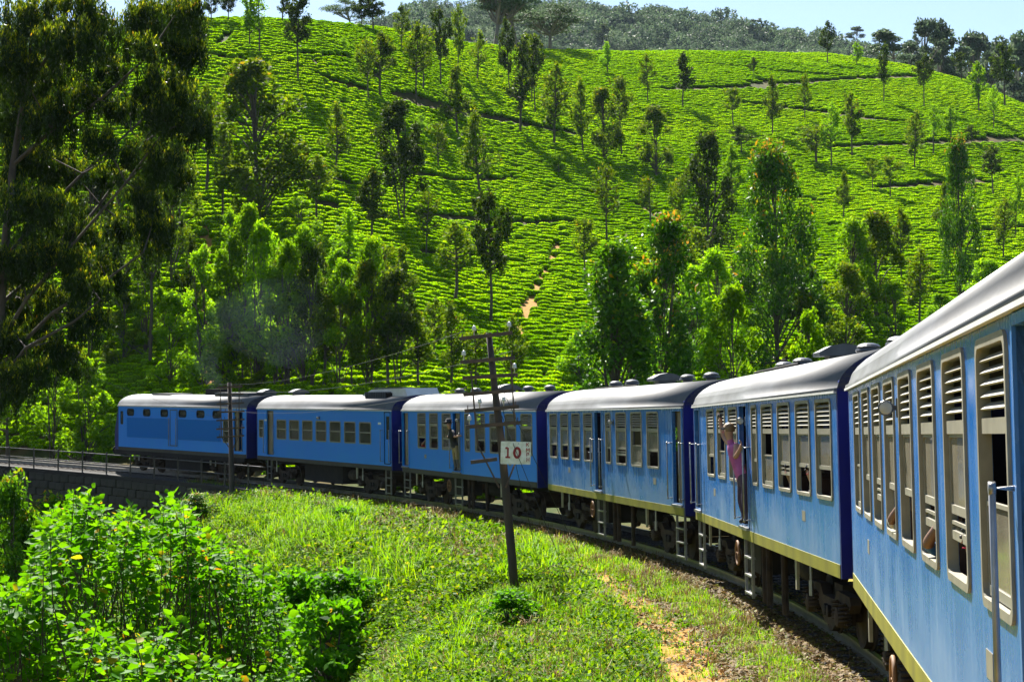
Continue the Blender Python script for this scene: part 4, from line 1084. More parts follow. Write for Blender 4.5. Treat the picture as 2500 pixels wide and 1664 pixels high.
for bx, by, ty, w, k in ((500,952,610,110,'light'),(562,953,575,120,'light'),(632,953,550,120,'light'),(702,953,590,115,'light'),(762,953,600,110,'big'),(828,953,640,110,'light'),(905,953,580,100,'big'),(945,953,660,90,'oak'),
                          (1680,935,650,140,'light'),(1765,935,610,130,'light'),(1965,905,650,120,'light'),(2062,885,650,110,'big'),(2185,865,690,100,'light'),(1420,945,800,110,'light'),(1160,952,800,90,'oak'),(420,948,720,110,'light')):
    tr(k, len(T), bx, by, ty, w)
# tall gums on the skyline at the far right, and lone trees on the ridge
for k, (bx, by, ty, w) in enumerate([(2172,190,72,60),(2225,215,98,50),(2255,190,48,54),(2290,195,52,40),(2310,215,70,78),(2375,235,84,64),(2425,240,96,70),(2470,262,82,70),(2493,285,90,60),(2400,232,100,40)]):
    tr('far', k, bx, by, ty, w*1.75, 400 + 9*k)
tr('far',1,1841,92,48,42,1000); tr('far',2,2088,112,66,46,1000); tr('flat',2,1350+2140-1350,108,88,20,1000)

KIND = {'oak': ('silver_oak', 'slim olive silver oak'), 'dark': ('silver_oak', 'dark dense silver oak'), 'young': ('shade_tree', 'bright young shade tree'),
        'bushy': ('broadleaf_tree', 'dense rounded broadleaf tree'), 'big': ('silver_oak', 'large open silver oak'), 'light': ('feathery_tree', 'light green feathery tree'),
        'gum': ('eucalyptus_tree', 'drooping eucalyptus'), 'far': ('gum_tree', 'tall hazy gum tree'), 'flat': ('umbrella_tree', 'flat topped umbrella tree')}
ORD = ['first', 'second', 'third', 'fourth', 'fifth', 'sixth', 'seventh', 'eighth', 'ninth', 'tenth', 'eleventh', 'twelfth', 'thirteenth', 'fourteenth', 'fifteenth', 'sixteenth', 'seventeenth', 'eighteenth', 'nineteenth', 'twentieth', 'twenty-first', 'twenty-second', 'twenty-third', 'twenty-fourth', 'twenty-fifth', 'twenty-sixth', 'twenty-seventh', 'twenty-eighth', 'twenty-ninth', 'thirtieth', 'thirty-first', 'thirty-second', 'thirty-third', 'thirty-fourth', 'thirty-fifth']
def zone(kind, bx, by, r):
    if r and r > 900: return 'on the distant blue ridge'
    if kind == 'far': return 'on the skyline beyond the hill'
    crest = float(np.interp(bx, CX, CV))
    if by < crest + 95: return 'along the crest of the tea hill'
    if by < crest + 290: return 'on the upper tea slope'
    if by < 720: return 'on the middle tea slope'
    return 'low on the slope behind the train'
zz = {}
for i, t in enumerate(T): zz.setdefault((KIND[t[0]][1], zone(t[0], t[2], t[3], t[6])), []).append((t[2], i))
TLAB = {}
for (kd, zn), lst in zz.items():
    lst.sort()
    for k, (_, i) in enumerate(lst):
        TLAB[i] = f'only {kd} {zn}' if len(lst) == 1 else f'{ORD[k]} {kd} from the left {zn}'
TREE_POS = []
def extent(me):
    co = np.empty(len(me.vertices)*3, np.float32); me.vertices.foreach_get('co', co); co = co.reshape(-1, 3)
    return float(np.quantile(np.hypot(co[:, 0], co[:, 1]), .93)), float(np.quantile(co[:, 2], .995))
EXT = {k: [extent(c) for _, c in v] for k, v in PROTO.items()}
for i, (kind, var, bx, by, ty, w, r, cx) in enumerate(T):
    if r:
        d = ray(bx, by); p = np.array([d[0]*r, d[1]*r, 0]); p[2] = float(zf(p[0], p[1])); rr = r
        top = ray(bx, ty)[2]*r; h = top - p[2] + .3; p[2] -= .3
    else:
        p = ground_at(bx, by, 60); rr = math.hypot(p[0], p[1]); h = (by - ty) / F_PX * rr + .3; p[2] -= .3
    h = max(h, 1.0); wd = w / F_PX * rr
    vi = variant(kind, var, i); pr = PROTO[kind][vi]
    q_, zt_ = EXT[kind][vi]
    if kind != 'flat': wd = wd * .5 / q_; h = h / zt_
    e = empty(KIND[kind][0], tuple(p), 0 if kind == 'flat' else rng.random()*6.28); e.scale = (wd, wd, h)
    e.rotation_euler = (rng.normal(0, .025), rng.normal(0, .025), e.rotation_euler.z)
    tag(e, TLAB[i], 'tree', 'trees ' + zone(kind, bx, by, r))
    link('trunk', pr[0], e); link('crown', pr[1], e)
    TREE_POS.append((p[0], p[1]))
TREE_POS = np.array(TREE_POS)

# ------------------------------------------------------------------ scattering of uncountable stuff
def scatter(name, P, rot, scl, idx, protos, label=None, cat=None):
    me = bpy.data.meshes.new(name)
    n = len(P); me.vertices.add(n); me.vertices.foreach_set('co', np.ascontiguousarray(P, dtype=np.float32).ravel())
    for nm, ty, dat in (('rot', 'FLOAT_VECTOR', rot), ('scl', 'FLOAT_VECTOR', scl), ('idx', 'INT', idx)):
        a = me.attributes.new(nm, ty, 'POINT')
        a.data.foreach_set('vector' if ty == 'FLOAT_VECTOR' else 'value', np.ascontiguousarray(dat, dtype=np.int32 if ty == 'INT' else np.float32).ravel())
    o = link(name, me)
    coll = bpy.data.collections.new(name + '_kinds')
    for k, pm in enumerate(protos):
        coll.objects.link(bpy.data.objects.new(f'{name}_kind_{k:02d}', pm))
    g = bpy.data.node_groups.new(name + '_scatter', 'GeometryNodeTree')
    g.interface.new_socket('Geometry', in_out='INPUT', socket_type='NodeSocketGeometry')
    g.interface.new_socket('Geometry', in_out='OUTPUT', socket_type='NodeSocketGeometry')
    N, L = g.nodes, g.links
    gi, go = N.new('NodeGroupInput'), N.new('NodeGroupOutput')
    mp = N.new('GeometryNodeMeshToPoints'); iop = N.new('GeometryNodeInstanceOnPoints'); ci = N.new('GeometryNodeCollectionInfo')
    ci.inputs['Collection'].default_value = coll; ci.inputs['Separate Children'].default_value = True; ci.inputs['Reset Children'].default_value = True
    iop.inputs['Pick Instance'].default_value = True
    def na(nm, ty):
        a = N.new('GeometryNodeInputNamedAttribute'); a.data_type = ty; a.inputs['Name'].default_value = nm; return a.outputs['Attribute']
    er = N.new('FunctionNodeEulerToRotation')
    L.new(gi.outputs[0], mp.inputs['Mesh']); L.new(mp.outputs[0], iop.inputs['Points']); L.new(ci.outputs[0], iop.inputs['Instance'])
    L.new(na('idx', 'INT'), iop.inputs['Instance Index']); L.new(na('rot', 'FLOAT_VECTOR'), er.inputs[0]); L.new(er.outputs[0], iop.inputs['Rotation'])
    L.new(na('scl', 'FLOAT_VECTOR'), iop.inputs['Scale']); L.new(iop.outputs[0], go.inputs[0])
    md = o.modifiers.new('scatter', 'NODES'); md.node_group = g
    tag(o, label, cat, kind='stuff'); return o

def merge(ms, name):
    """several meshes (with materials) into one"""
    bm = bmesh.new(); out = bpy.data.meshes.new(name)
    mats = []
    lay = bm.faces.layers.float.new('tint')
    for m in ms:
        off = len(bm.faces); 
        b2 = bmesh.new(); b2.from_mesh(m)
        l2 = b2.faces.layers.float.get('tint')
        for mt in m.materials:
            if mt not in mats: mats.append(mt)
        mi = [mats.index(mt) for mt in m.materials]
        vs = [bm.verts.new(v.co) for v in b2.verts]
        for f in b2.faces:
            try: nf = bm.faces.new([vs[v.index] for v in f.verts])
            except ValueError: continue
            nf.material_index = mi[f.material_index] if mi else 0; nf.smooth = f.smooth
            if l2: nf[lay] = f[l2]
        b2.free()
    bm.to_mesh(out); bm.free()
    for mt in mats: out.materials.append(mt)
    return out

# ---- tea: flat-plucked bushes in rows that follow the hill
def tea_proto(seed, n=130, off=0.0):
    R = np.random.default_rng(seed)
    a = R.random(n)*2*PI; q = np.sqrt(R.random(n))
    top = .52*(1 - q**6)
    z = np.where(R.random(n) < .8, top, top*R.random(n)) + .03*R.normal(size=n)
    C = np.stack([q*.64*np.cos(a), q*.64*np.sin(a), z + .05], 1)
    A = rand_dir(n, R, .12); A[:, :2] += C[:, :2]*.7
    ln = R.uniform(.13, .23, n)
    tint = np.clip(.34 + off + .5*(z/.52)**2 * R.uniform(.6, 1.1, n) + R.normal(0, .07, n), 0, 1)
    V, Q = leaf_quads(C, A, ln, ln*.6, R); lf = mesh_quads('l', V, Q, LM['tea'], attr=tint)
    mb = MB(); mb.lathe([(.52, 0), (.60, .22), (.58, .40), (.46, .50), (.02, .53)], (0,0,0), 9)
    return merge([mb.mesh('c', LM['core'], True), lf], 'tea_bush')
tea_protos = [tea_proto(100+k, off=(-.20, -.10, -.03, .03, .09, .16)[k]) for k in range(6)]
PATHS = [([(968,241),(1029,254),(1083,268),(1132,279),(1178,289),(1274,306),(1320,316),(1415,333)], 1.15), ([(734,136),(853,147)], .6), ([(788,195),(834,210),(899,226)], .8),
    ([(1629,222),(1773,219),(1867,212),(1983,203),(2100,196),(2240,189)], 1.35), ([(1685,156),(1820,168),(1913,180),(2091,191)], .9), ([(1820,257),(1983,275),(2110,292),(2212,303)], 1.2),
    ([(2030,364),(2194,357),(2334,350),(2500,343)], 1.35), ([(2166,462),(2301,453),(2400,445)], 1.4), ([(1006,530),(1082,534),(1266,551),(1400,545)], .7), ([(769,505),(826,509)], .7), ([(742,440),(861,451)], .6),
    ([(1363,582),(1334,655),(1312,697),(1283,761),(1262,824)], .55), ([(506,560),(506,638),(502,761),(506,803),(519,943)], .5), ([(499,138),(597,152)], .7), ([(530,112),(570,84)], .6),
    ([(1000,430),(1130,446),(1260,440)], .5), ([(1420,470),(1560,505),(1640,560)], .6), ([(1720,440),(1900,470),(2000,500)], .7), ([(560,300),(640,325),(720,350)], .6), ([(1180,640),(1290,650)], .5),
    ([(1560,160),(1660,222)], .5), ([(1900,330),(2060,350)], .5), ([(2300,262),(2480,330)], .6), ([(2100,560),(2300,575),(2500,560)], .7), ([(1020,620),(1110,628),(1240,640)], .5)]
path_pts = []; path_w = []
for pl, w in PATHS:
    for (a, b) in zip(pl[:-1], pl[1:]):
        k = max(2, int(math.hypot(b[0]-a[0], b[1]-a[1]) / 5))
        for t in np.linspace(0, 1, k, endpoint=False):
            g = ground_at(a[0]+(b[0]-a[0])*t, a[1]+(b[1]-a[1])*t, 60, 480); path_pts.append(g[:2]); path_w.append(w)
path_pts = np.array(path_pts); path_w = np.array(path_w)
trod = []
for pl, w in (PATHS[11], PATHS[12]):
    for a, b in zip(pl[:-1], pl[1:]):
        for t in np.linspace(0, 1, 24, endpoint=False): trod.append(ground_at(a[0]+(b[0]-a[0])*t, a[1]+(b[1]-a[1])*t, 60, 480)[:2])
trod = np.array(trod); gxf, gyf = GX.ravel(), GY.ravel(); covf = cov.ravel().copy()
near_ = np.where((np.hypot(gxf, gyf) < 300) & (np.hypot(gxf, gyf) > 90) & (gyf > 80) & (np.abs(gxf) < 60))[0]
for i0 in range(0, len(near_), 20000):
    k = near_[i0:i0+20000]; d2 = ((gxf[k, None]-trod[None, :, 0])**2 + (gyf[k, None]-trod[None, :, 1])**2).min(1); covf[k[d2 < .8**2]] = .66
at_.data.foreach_set('value', covf.astype(np.float32))
az = np.radians(np.arange(-18.5, 18.5, .045))
teaP = []; teaRow = []
pxs = 1250 + np.tan(az)*F_PX
rbs = np.interp(pxs, [-900, 0, 300, 640, 1000, 1330, 1700, 2100, 2500, 3400], [150, 128, 118, 104, 88, 78, 74, 72, 72, 72])
rcs = np.interp(pxs, RX, RC)
tt = np.linspace(0, 1, 260)
Rg = (rbs + 4)[:, None] + ((rcs + 10) - (rbs + 4))[:, None]*tt[None, :]
Xg, Yg = Rg*np.sin(az)[:, None], Rg*np.cos(az)[:, None]
Wg = zf(Xg, Yg) + .30*Rg + 1.0*fbm(Xg/60, Yg/60, 2)
Wg = np.maximum.accumulate(Wg + np.arange(260)[None, :]*1e-4, axis=1)
Rt = np.random.default_rng(77)
for lv in np.arange(Wg.min(), Wg.max(), .76):
    ok = (Wg[:, 0] < lv) & (Wg[:, -1] > lv)
    if ok.sum() < 4: continue
    rk = np.array([np.interp(lv, Wg[i], Rg[i]) if ok[i] else np.nan for i in range(len(az))])
    x, y = rk*np.sin(az), rk*np.cos(az)
    ds = np.hypot(np.diff(x, prepend=x[0]), np.diff(y, prepend=y[0])); ds = np.where(np.isfinite(ds) & (ds < 4), ds, 0)
    cs = np.cumsum(ds); idn = np.where(ok)[0]
    want = np.arange(cs[idn[0]], cs[idn[-1]], .62) + Rt.random()*.8
    xi = np.interp(want, cs[idn], x[idn]); yi = np.interp(want, cs[idn], y[idn])
    gx = np.gradient(xi) if len(xi) > 2 else np.ones_like(xi); gy = np.gradient(yi) if len(xi) > 2 else np.zeros_like(xi)
    teaP.append(np.stack([xi, yi, np.arctan2(gy, gx)], 1))
teaP = np.concatenate(teaP)
teaP[:, :2] += Rt.normal(0, .10, (len(teaP), 2))
keep = Rt.random(len(teaP)) > .02
# narrow pluckers' paths
cell = {}
for k, q in enumerate(path_pts): cell.setdefault((int(q[0]//3), int(q[1]//3)), []).append(k)
for i, q in enumerate(teaP):
    cx_, cy_ = int(q[0]//3), int(q[1]//3)
    for a in (-1, 0, 1):
        for b in (-1, 0, 1):
            for k in cell.get((cx_+a, cy_+b), ()):
                if (path_pts[k, 0]-q[0])**2 + (path_pts[k, 1]-q[1])**2 < path_w[k]**2: keep[i] = False
o_t, s_t = track_os(teaP[:, 0], teaP[:, 1])
keep &= o_t < -7
keep &= fbm(teaP[:, 0]/2.2 + 9, teaP[:, 1]/2.2, 2) > -.50
keep &= (fbm(teaP[:, 0]/14 + 40, teaP[:, 1]/14) + .15*Rt.random(len(teaP))) > -.52
teaP = teaP[keep]
zt = zf(teaP[:, 0], teaP[:, 1])
s_ = Rt.uniform(.78, 1.02, len(teaP))
scl = np.stack([s_, s_*Rt.uniform(1.0, 1.15, len(s_))*(1 + .30*sstep(120, 230, np.hypot(teaP[:, 0], teaP[:, 1]))), s_*Rt.uniform(.80, 1.05, len(s_))], 1)
rot = np.stack([np.zeros(len(s_)), np.zeros(len(s_)), teaP[:, 2] + Rt.normal(0, .15, len(s_))], 1)
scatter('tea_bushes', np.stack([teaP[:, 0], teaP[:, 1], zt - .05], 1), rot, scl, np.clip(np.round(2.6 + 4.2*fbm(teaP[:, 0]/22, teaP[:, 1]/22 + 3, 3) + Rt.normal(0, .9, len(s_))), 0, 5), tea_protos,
        'bright green clipped tea bushes in rows covering the whole hillside', 'tea bushes')

# ---- wood on the far ridge
R_ = np.random.default_rng(55)
n = 13000
a_ = np.radians(R_.uniform(-17.5, 17.5, n)); r_ = R_.uniform(560, 1045, n)
x_, y_ = r_*np.sin(a_), r_*np.cos(a_)
cl = fbm(x_/70, y_/70, 3) + .35*(1-(r_-560)/490) + .30*R_.normal(size=n)
k_ = cl > -.22
x_, y_ = x_[k_], y_[k_]; n = len(x_); h_ = R_.uniform(2.5, 7, n)*(1+.7*(R_.random(n) > .93))
def clump_proto(seed):
    R = np.random.default_rng(seed); m = 420; u = rand_dir(m, R); C = u*(R.random(m)**.4)[:, None]*np.array([.5, .5, .42]) + np.array([0, 0, .56]) + .12*np.round(u*1.6)
    ln = R.uniform(.10, .2, m); V, Q = leaf_quads(C, rand_dir(m, R), ln, ln*.6, R)
    return mesh_quads('clump', V, Q, LM['far'], attr=np.clip(R.normal(.45, .2, m), 0, 1))
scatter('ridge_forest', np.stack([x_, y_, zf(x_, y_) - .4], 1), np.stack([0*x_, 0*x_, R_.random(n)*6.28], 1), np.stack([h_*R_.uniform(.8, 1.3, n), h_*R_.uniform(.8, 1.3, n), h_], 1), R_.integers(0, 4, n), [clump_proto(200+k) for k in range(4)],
        'hazy blue green woodland covering the distant ridge', 'forest')
# ------------------------------------------------------------------ track, ballast, viaduct
def sweep(prof, s0, s1, ds=1.0, zoff=0.0):
    """prof: closed list of (o, z above rail level)"""
    S = np.arange(s0, s1 + .01, ds); n = len(prof); V = []; Fc = []
    for s in S:
        zr = RAIL + float(grade(s))
        for o, z in prof:
            x, y = track_pt(o, s); V.append((x, y, zr + z + zoff))
    for i in range(len(S)-1):
        for k in range(n): Fc.append((i*n+k, i*n+(k+1) % n, (i+1)*n+(k+1) % n, (i+1)*n+k))
    Fc.append(tuple(range(n))[::-1]); Fc.append(tuple((len(S)-1)*n + k for k in range(n)))
    mb = MB(); mb.v = V; mb.f = Fc; return mb
OC = -1.45
BAL = mat_basic('ballast_stone', (.06, .048, .036), .95, col2=(.022, .018, .014), scale=16, bump=.8, bscale=25)
tag(sweep([(OC+1.5, -.5), (OC+1.2, -.20), (OC-1.2, -.20), (OC-1.5, -.5)], -30, 150).build('ballast_bed', BAL), kind='structure')
trk = tag(empty('railway_track', (*track_pt(OC, 0), RAIL)), 'railway track curving under the train and over the viaduct', 'railway track')
trk_inv = Matrix.Translation(-Vector(trk.location))
for d in (-.838, .838):
    mb = sweep([(OC+d-.036, 0), (OC+d+.036, 0), (OC+d+.036, -.04), (OC+d+.012, -.06), (OC+d+.012, -.13), (OC+d+.07, -.15), (OC+d-.07, -.15), (OC+d-.012, -.13), (OC+d-.012, -.06), (OC+d-.036, -.04)], -30, 150)
    me = mb.mesh('rail', M['rail']); me.transform(trk_inv); link('rail', me, trk)
slm = mat_basic('sleeper_wood', (.03, .024, .018), .9, var=.4, scale=4, stretch=(1, .3, 1))
sme = MB().box(-.125, .125, -1.18, 1.18, -.14, 0).mesh('sleeper', slm)
for s in np.arange(-12, 140, .68):
    x, y = track_pt(OC, s); a = PHI0 + s / TR
    link('sleeper', sme, trk, loc=Vector((x, y, RAIL + float(grade(s)) - .152)) - trk.location, rot=(0, 0, a + PI/2))

STONE = mat_basic('viaduct_stone', (.028, .026, .021), .9, col2=(.011, .014, .007), scale=2.5, bump=.5, bscale=12)
MORTAR = mat_basic('mortar', (.014, .012, .01), .95, var=.3)
VO = 1.0
via = tag(empty('stone_viaduct', (*track_pt(VO, 64), RAIL)), 'dark shaded stone viaduct wall carrying the locomotive across the gully', 'viaduct')
vinv = Matrix.Translation(-Vector(via.location))
mb = sweep([(VO-.12, -.45), (VO-.35, -.45), (VO-.35, -9), (VO-.12, -9)], 60, 132); me = mb.mesh('wall_core', MORTAR); me.transform(vinv); link('wall_core', me, via)
mb = sweep([(VO+.16, -.45), (VO+.16, -.25), (VO-.75, -.25), (VO-.75, -.45)], 60, 132); me = mb.mesh('coping', MORTAR); me.transform(vinv); link('coping', me, via)
bmesh_box = MB().box(-.44, .44, -.16, .16, -.195, .195)
bme = bmesh_box.mesh('stone_block', STONE)
bm_ = bmesh.new(); bm_.from_mesh(bme); bmesh.ops.bevel(bm_, geom=bm_.edges[:], offset=.025, segments=1, affect='EDGES'); bm_.to_mesh(bme); bm_.free()
vr = random.Random(4); rest_v = []; nb = 0
rest = MB()
for c in range(20):
    for k, s in enumerate(np.arange(60.5, 131, .915)):
        s2 = s + (.45 if c % 2 else 0)
        x, y = track_pt(VO + vr.uniform(-.03, .03), s2); a = PHI0 + s2/TR
        zz_ = RAIL + float(grade(s2)) - .66 - c*.42
        loc = Vector((x, y, zz_)) - Vector(via.location); rz = a + PI/2 + vr.uniform(-.01, .01)
        if c < 6 and s2 < 106 and nb < 298:
            link('stone_block', bme, via, loc=loc, rot=(0, 0, rz)); nb += 1
        else:
            m = Matrix.Translation(loc) @ Matrix.Rotation(rz, 4, 'Z')
            rest.add([m @ Vector(q) for q in bmesh_box.v], bmesh_box.f)
tag(rest.build('lower_masonry', STONE, via), kind='stuff')

RAILM = mat_basic('railing_iron', (.05, .045, .04), .45, metal=.4, var=.4)
rg = tag(empty('viaduct_railing', (*track_pt(.85, 66), RAIL)), 'thin black iron railing with two bars along the viaduct edge', 'railing')
def arc(o, s0, s1, dz, org):
    return [Vector((*track_pt(o, s), RAIL + float(grade(s)) + dz)) - org for s in np.linspace(s0, s1, int((s1-s0)/1.2)+2)]
ro = Vector(rg.location)
for dz, s1 in ((.78, 64.3), (.30, 68.5)):
    link('bar', MB().tube(arc(.85, s1, 128, dz, ro), .028, 6).mesh('bar', RAILM, True), rg)
pme = MB().box(-.035, .035, -.035, .035, 0, 1.12).lathe([(.05, 1.12), (.055, 1.15), (.02, 1.19)], (0,0,0), 8).mesh('post', RAILM)
for s in np.arange(66.3, 128, 2.75):
    link('post', pme, rg, loc=Vector((*track_pt(.85, s), RAIL + float(grade(s)) - .3)) - ro)

# ------------------------------------------------------------------ telegraph poles and the speed sign
WOODP = mat_basic('pole_iron', (.022, .018, .015), .7, col2=(.055, .035, .022), scale=5, stretch=(1, 1, .2), bump=.2)
ARMM = mat_basic('crossarm_iron', (.05, .04, .033), .75, col2=(.11, .06, .035), scale=6)
INS = mat_basic('porcelain', (.62, .62, .60), .25, var=.15)
WIREM = mat_basic('wire', (.05, .045, .04), .5, metal=.6)
def pt(px, v, r): return Vector(at(px, v, r))
r1 = 39.0
g1 = ground_at(1257, 1445, 20); r1 = math.hypot(g1[0], g1[1])
p1 = tag(empty('telegraph_pole', tuple(g1)), 'tall leaning telegraph pole carrying the speed sign beside the track', 'telegraph pole', 'telegraph poles')
o1 = Vector(g1)
post = [pt(1259, 1475, r1), pt(1250, 1360, r1), pt(1238, 1230, r1), pt(1224, 1080, r1), pt(1208, 950, r1), pt(1193, 812, r1)]
link('post', MB().tube([q - o1 for q in post], [.10, .10, .096, .088, .08, .068], 10).mesh('post', WOODP, True), p1)
arms = [((1121, 827), (1251, 812)), ((1124, 884), (1257, 873)), ((1129, 923), (1264, 914)), ((1131, 963), (1253, 953)), ((1134, 1003), (1267, 992)), ((1138, 1042), (1272, 1031)), ((1149, 1128), (1214, 1120))]
def bar_between(mb, a, b, w=.03, h=.04):
    d = (b - a).normalized(); up = Vector((0, 0, 1)); f = d.cross(up).normalized(); u = f.cross(d)
    vs = [p + f*sx*w + u*sz*h for p in (a, b) for sx, sz in ((-1,-1),(1,-1),(1,1),(-1,1))]
    mb.add(vs, [(0,1,2,3),(7,6,5,4),(0,4,5,1),(1,5,6,2),(2,6,7,3),(3,7,4,0)])
insm = MB().lathe([(.012, -.10), (.012, 0), (.04, 0), (.05, .03), (.035, .05), (.045, .07), (.03, .10), (.008, .115)], (0,0,0), 10).mesh('insulator', INS, True)
for k, (a, b) in enumerate(arms):
    A, B = pt(*a, r1 - .12) - o1, pt(*b, r1 - .12) - o1
    mb = MB(); bar_between(mb, A, B); ao = mb.build('crossarm', ARMM, p1)
    for t in ((.06, .28, .72, .94) if k < 6 else ()):
        q = A + (B - A)*t
        if random.Random(k*10+int(t*50)).random() < .6:
            sp = MB().tube([q + Vector((0, 0, .03)), q + Vector((0, 0, .12))], .010, 6); link('pin', sp.mesh('pin', ARMM), ao)
        if (k, t) in ((4, .28), (4, .72), (5, .06), (0, .28), (0, .94), (2, .94), (1, .06)):
            link('insulator', insm, ao, loc=q + Vector((0, 0, .14)))
for a, b in (((1150, 905), (1166, 1085)), ((1247, 880), (1257, 1040)), ((1166, 1085), (1219, 1190)), ((1257, 1132), (1234, 1190))):
    mb = MB(); bar_between(mb, pt(*a, r1-.18) - o1, pt(*b, r1-.18) - o1, .008, .018); mb.build('brace', ARMM, p1)
for a, b in (((1205, 900), (1320, 1396)), ((1213, 985), (1401, 1450)), ((1206, 905), (1428, 1390))):
    gq = Vector(ground_at(*b, 20)); link('guy_wire', MB().tube([pt(*a, r1) - o1, gq - o1], .007, 5).mesh('guy_wire', WIREM), p1)

sg = empty('speed_sign', tuple(pt(1258.3, 1132.6, r1 - .26)))
tag(sg, 'white speed board reading 10 KMPH in red on the leaning pole', 'sign')
sg.rotation_euler = (0, math.radians(1.5), math.radians(0))
SW, SH = .652, .49
SIGNW = mat_basic('sign_white', (.86, .84, .76), .55, col2=(.66, .62, .48), scale=9, var=.3)
SIGNR = mat_basic('sign_red', (.36, .015, .015), .55, var=.35, scale=14)
brd = MB().prism_y(rrect(-SW/2, SW/2, 0, SH, .02, 3), 0, .012).build('board', SIGNW, sg)
def U(px, py): return ((px - 942)*SW/226 - SW/2, SH - (py - 515)*SH/170)
def strokes(name, segs, wd, parent):
    mb = MB()
    for (a, b) in segs:
        A, B = Vector((*U(*a),)), Vector((*U(*b),)); d = (B - A).normalized(); n = Vector((-d.y, d.x))*wd; A = A - d*wd*.6; B = B + d*wd*.6
        mb.prism_y([tuple(A-n), tuple(B-n), tuple(B+n), tuple(A+n)], -.003 - .0004*len(mb.v)/8, -.0005)
    return mb.build(name, SIGNR, parent)
strokes('numeral_one', [((996, 566), (996, 634)), ((980, 566), (990, 562)), ((982, 634), (1010, 634))], .019, brd)
el = [(1066 + 21*math.cos(t), 598 + 36*math.sin(t)) for t in np.linspace(0, 2*PI, 21)[:-1]]
mb = MB(); mb.ring_y([U(1066+31*math.cos(t), 598+45*math.sin(t)) for t in np.linspace(0, 2*PI, 25)[:-1]], [U(1066+12*math.cos(t), 598+25*math.sin(t)) for t in np.linspace(0, 2*PI, 25)[:-1]], -.004, -.0005); mb.build('numeral_zero', SIGNR, brd)
strokes('letter_k', [((1134, 523), (1134, 548)), ((1134, 537), (1152, 523)), ((1140, 534), (1153, 548))], .0075, brd)
strokes('letter_m', [((1135, 590), (1135, 563)), ((1135, 563), (1146, 578)), ((1146, 578), (1157, 563)), ((1157, 563), (1157, 590))], .0075, brd)
strokes('letter_p', [((1138, 622), (1138, 598)), ((1138, 598), (1154, 598)), ((1154, 598), (1154, 610)), ((1154, 610), (1138, 610))], .0075, brd)
strokes('letter_h', [((1140, 632), (1140, 662)), ((1157, 632), (1157, 662)), ((1140, 648), (1157, 648))], .0075, brd)
for x in (-.06, .06): link('bolt', MB().lathe([(.012, -.006), (.012, .0)], (x, 0, SH-.04), 8, 'y').mesh('bolt', M['steel']), sg)

r2 = 82.0
b2 = at(570, 1290, r2); b2 = Vector((b2[0], b2[1], float(zf(b2[0], b2[1])) - .2))
p2 = tag(empty('telegraph_pole', tuple(b2)), 'farther telegraph pole standing in front of the locomotive and viaduct railing', 'telegraph pole', 'telegraph poles')
link('post', MB().tube([Vector((0, 0, 0)), pt(568, 1240, r2)-b2, pt(560, 933, r2)-b2], [.15, .13, .085], 8).mesh('post', WOODP, True), p2)
arm2 = [((528, 946), (592, 943)), ((527, 964), (594, 961)), ((529, 986), (596, 983)), ((530, 1006), (597, 1003)), ((528, 1026), (597, 1023)), ((528, 1047), (597, 1043)), ((529, 1067), (596, 1063))]
for a, b in arm2:
    mb = MB(); bar_between(mb, pt(*a, r2-.15)-b2, pt(*b, r2-.15)-b2, .035, .035); ao = mb.build('crossarm', ARMM, p2)
    for t in (.1, .3, .7, .9):
        q = (pt(*a, r2-.15)-b2).lerp(pt(*b, r2-.15)-b2, t); link('pin', MB().tube([q, q + Vector((0, 0, .14))], .012, 5).mesh('pin', ARMM), ao)
for a, b in (((538, 950), (541, 1066)), ((584, 945), (583, 1064)), ((541, 1066), (563, 1097)), ((583, 1064), (568, 1097))):
    mb = MB(); bar_between(mb, pt(*a, r2-.2)-b2, pt(*b, r2-.2)-b2, .012, .02); mb.build('brace', ARMM, p2)
def sag(a, b, d, n=16): return [a.lerp(b, t) - Vector((0, 0, d*4*t*(1-t))) for t in np.linspace(0, 1, n)]
for k, (i, t1, t2, lab) in enumerate(((0, .06, .1, 'topmost telegraph wire strung between the two poles'), (1, .94, .9, 'second telegraph wire strung between the two poles'), (3, .06, .1, 'third telegraph wire strung between the two poles'))):
    a = pt(*arms[i][0], r1-.12).lerp(pt(*arms[i][1], r1-.12), t1) + Vector((0, 0, .15)); b = pt(*arm2[i][0], r2-.15).lerp(pt(*arm2[i][1], r2-.15), t2) + Vector((0, 0, .14))
    tag(link('telegraph_wire', MB().tube(sag(a, b, .35), .004, 4).mesh('telegraph_wire', WIREM)), lab, 'wire', 'telegraph wires')
for k, (v0, i, lab) in enumerate(((790, 4, 'lower of the two wires running out at the left edge'), (612, 0, 'upper of the two wires running out at the left edge'))):
    b = pt(*arm2[i][0], r2-.15) + Vector((0, 0, .14)); a = pt(-60, v0, 70.0)
    tag(link('telegraph_wire', MB().tube(sag(a, b, .3), .004, 4).mesh('telegraph_wire', WIREM)), lab, 'wire', 'telegraph wires')
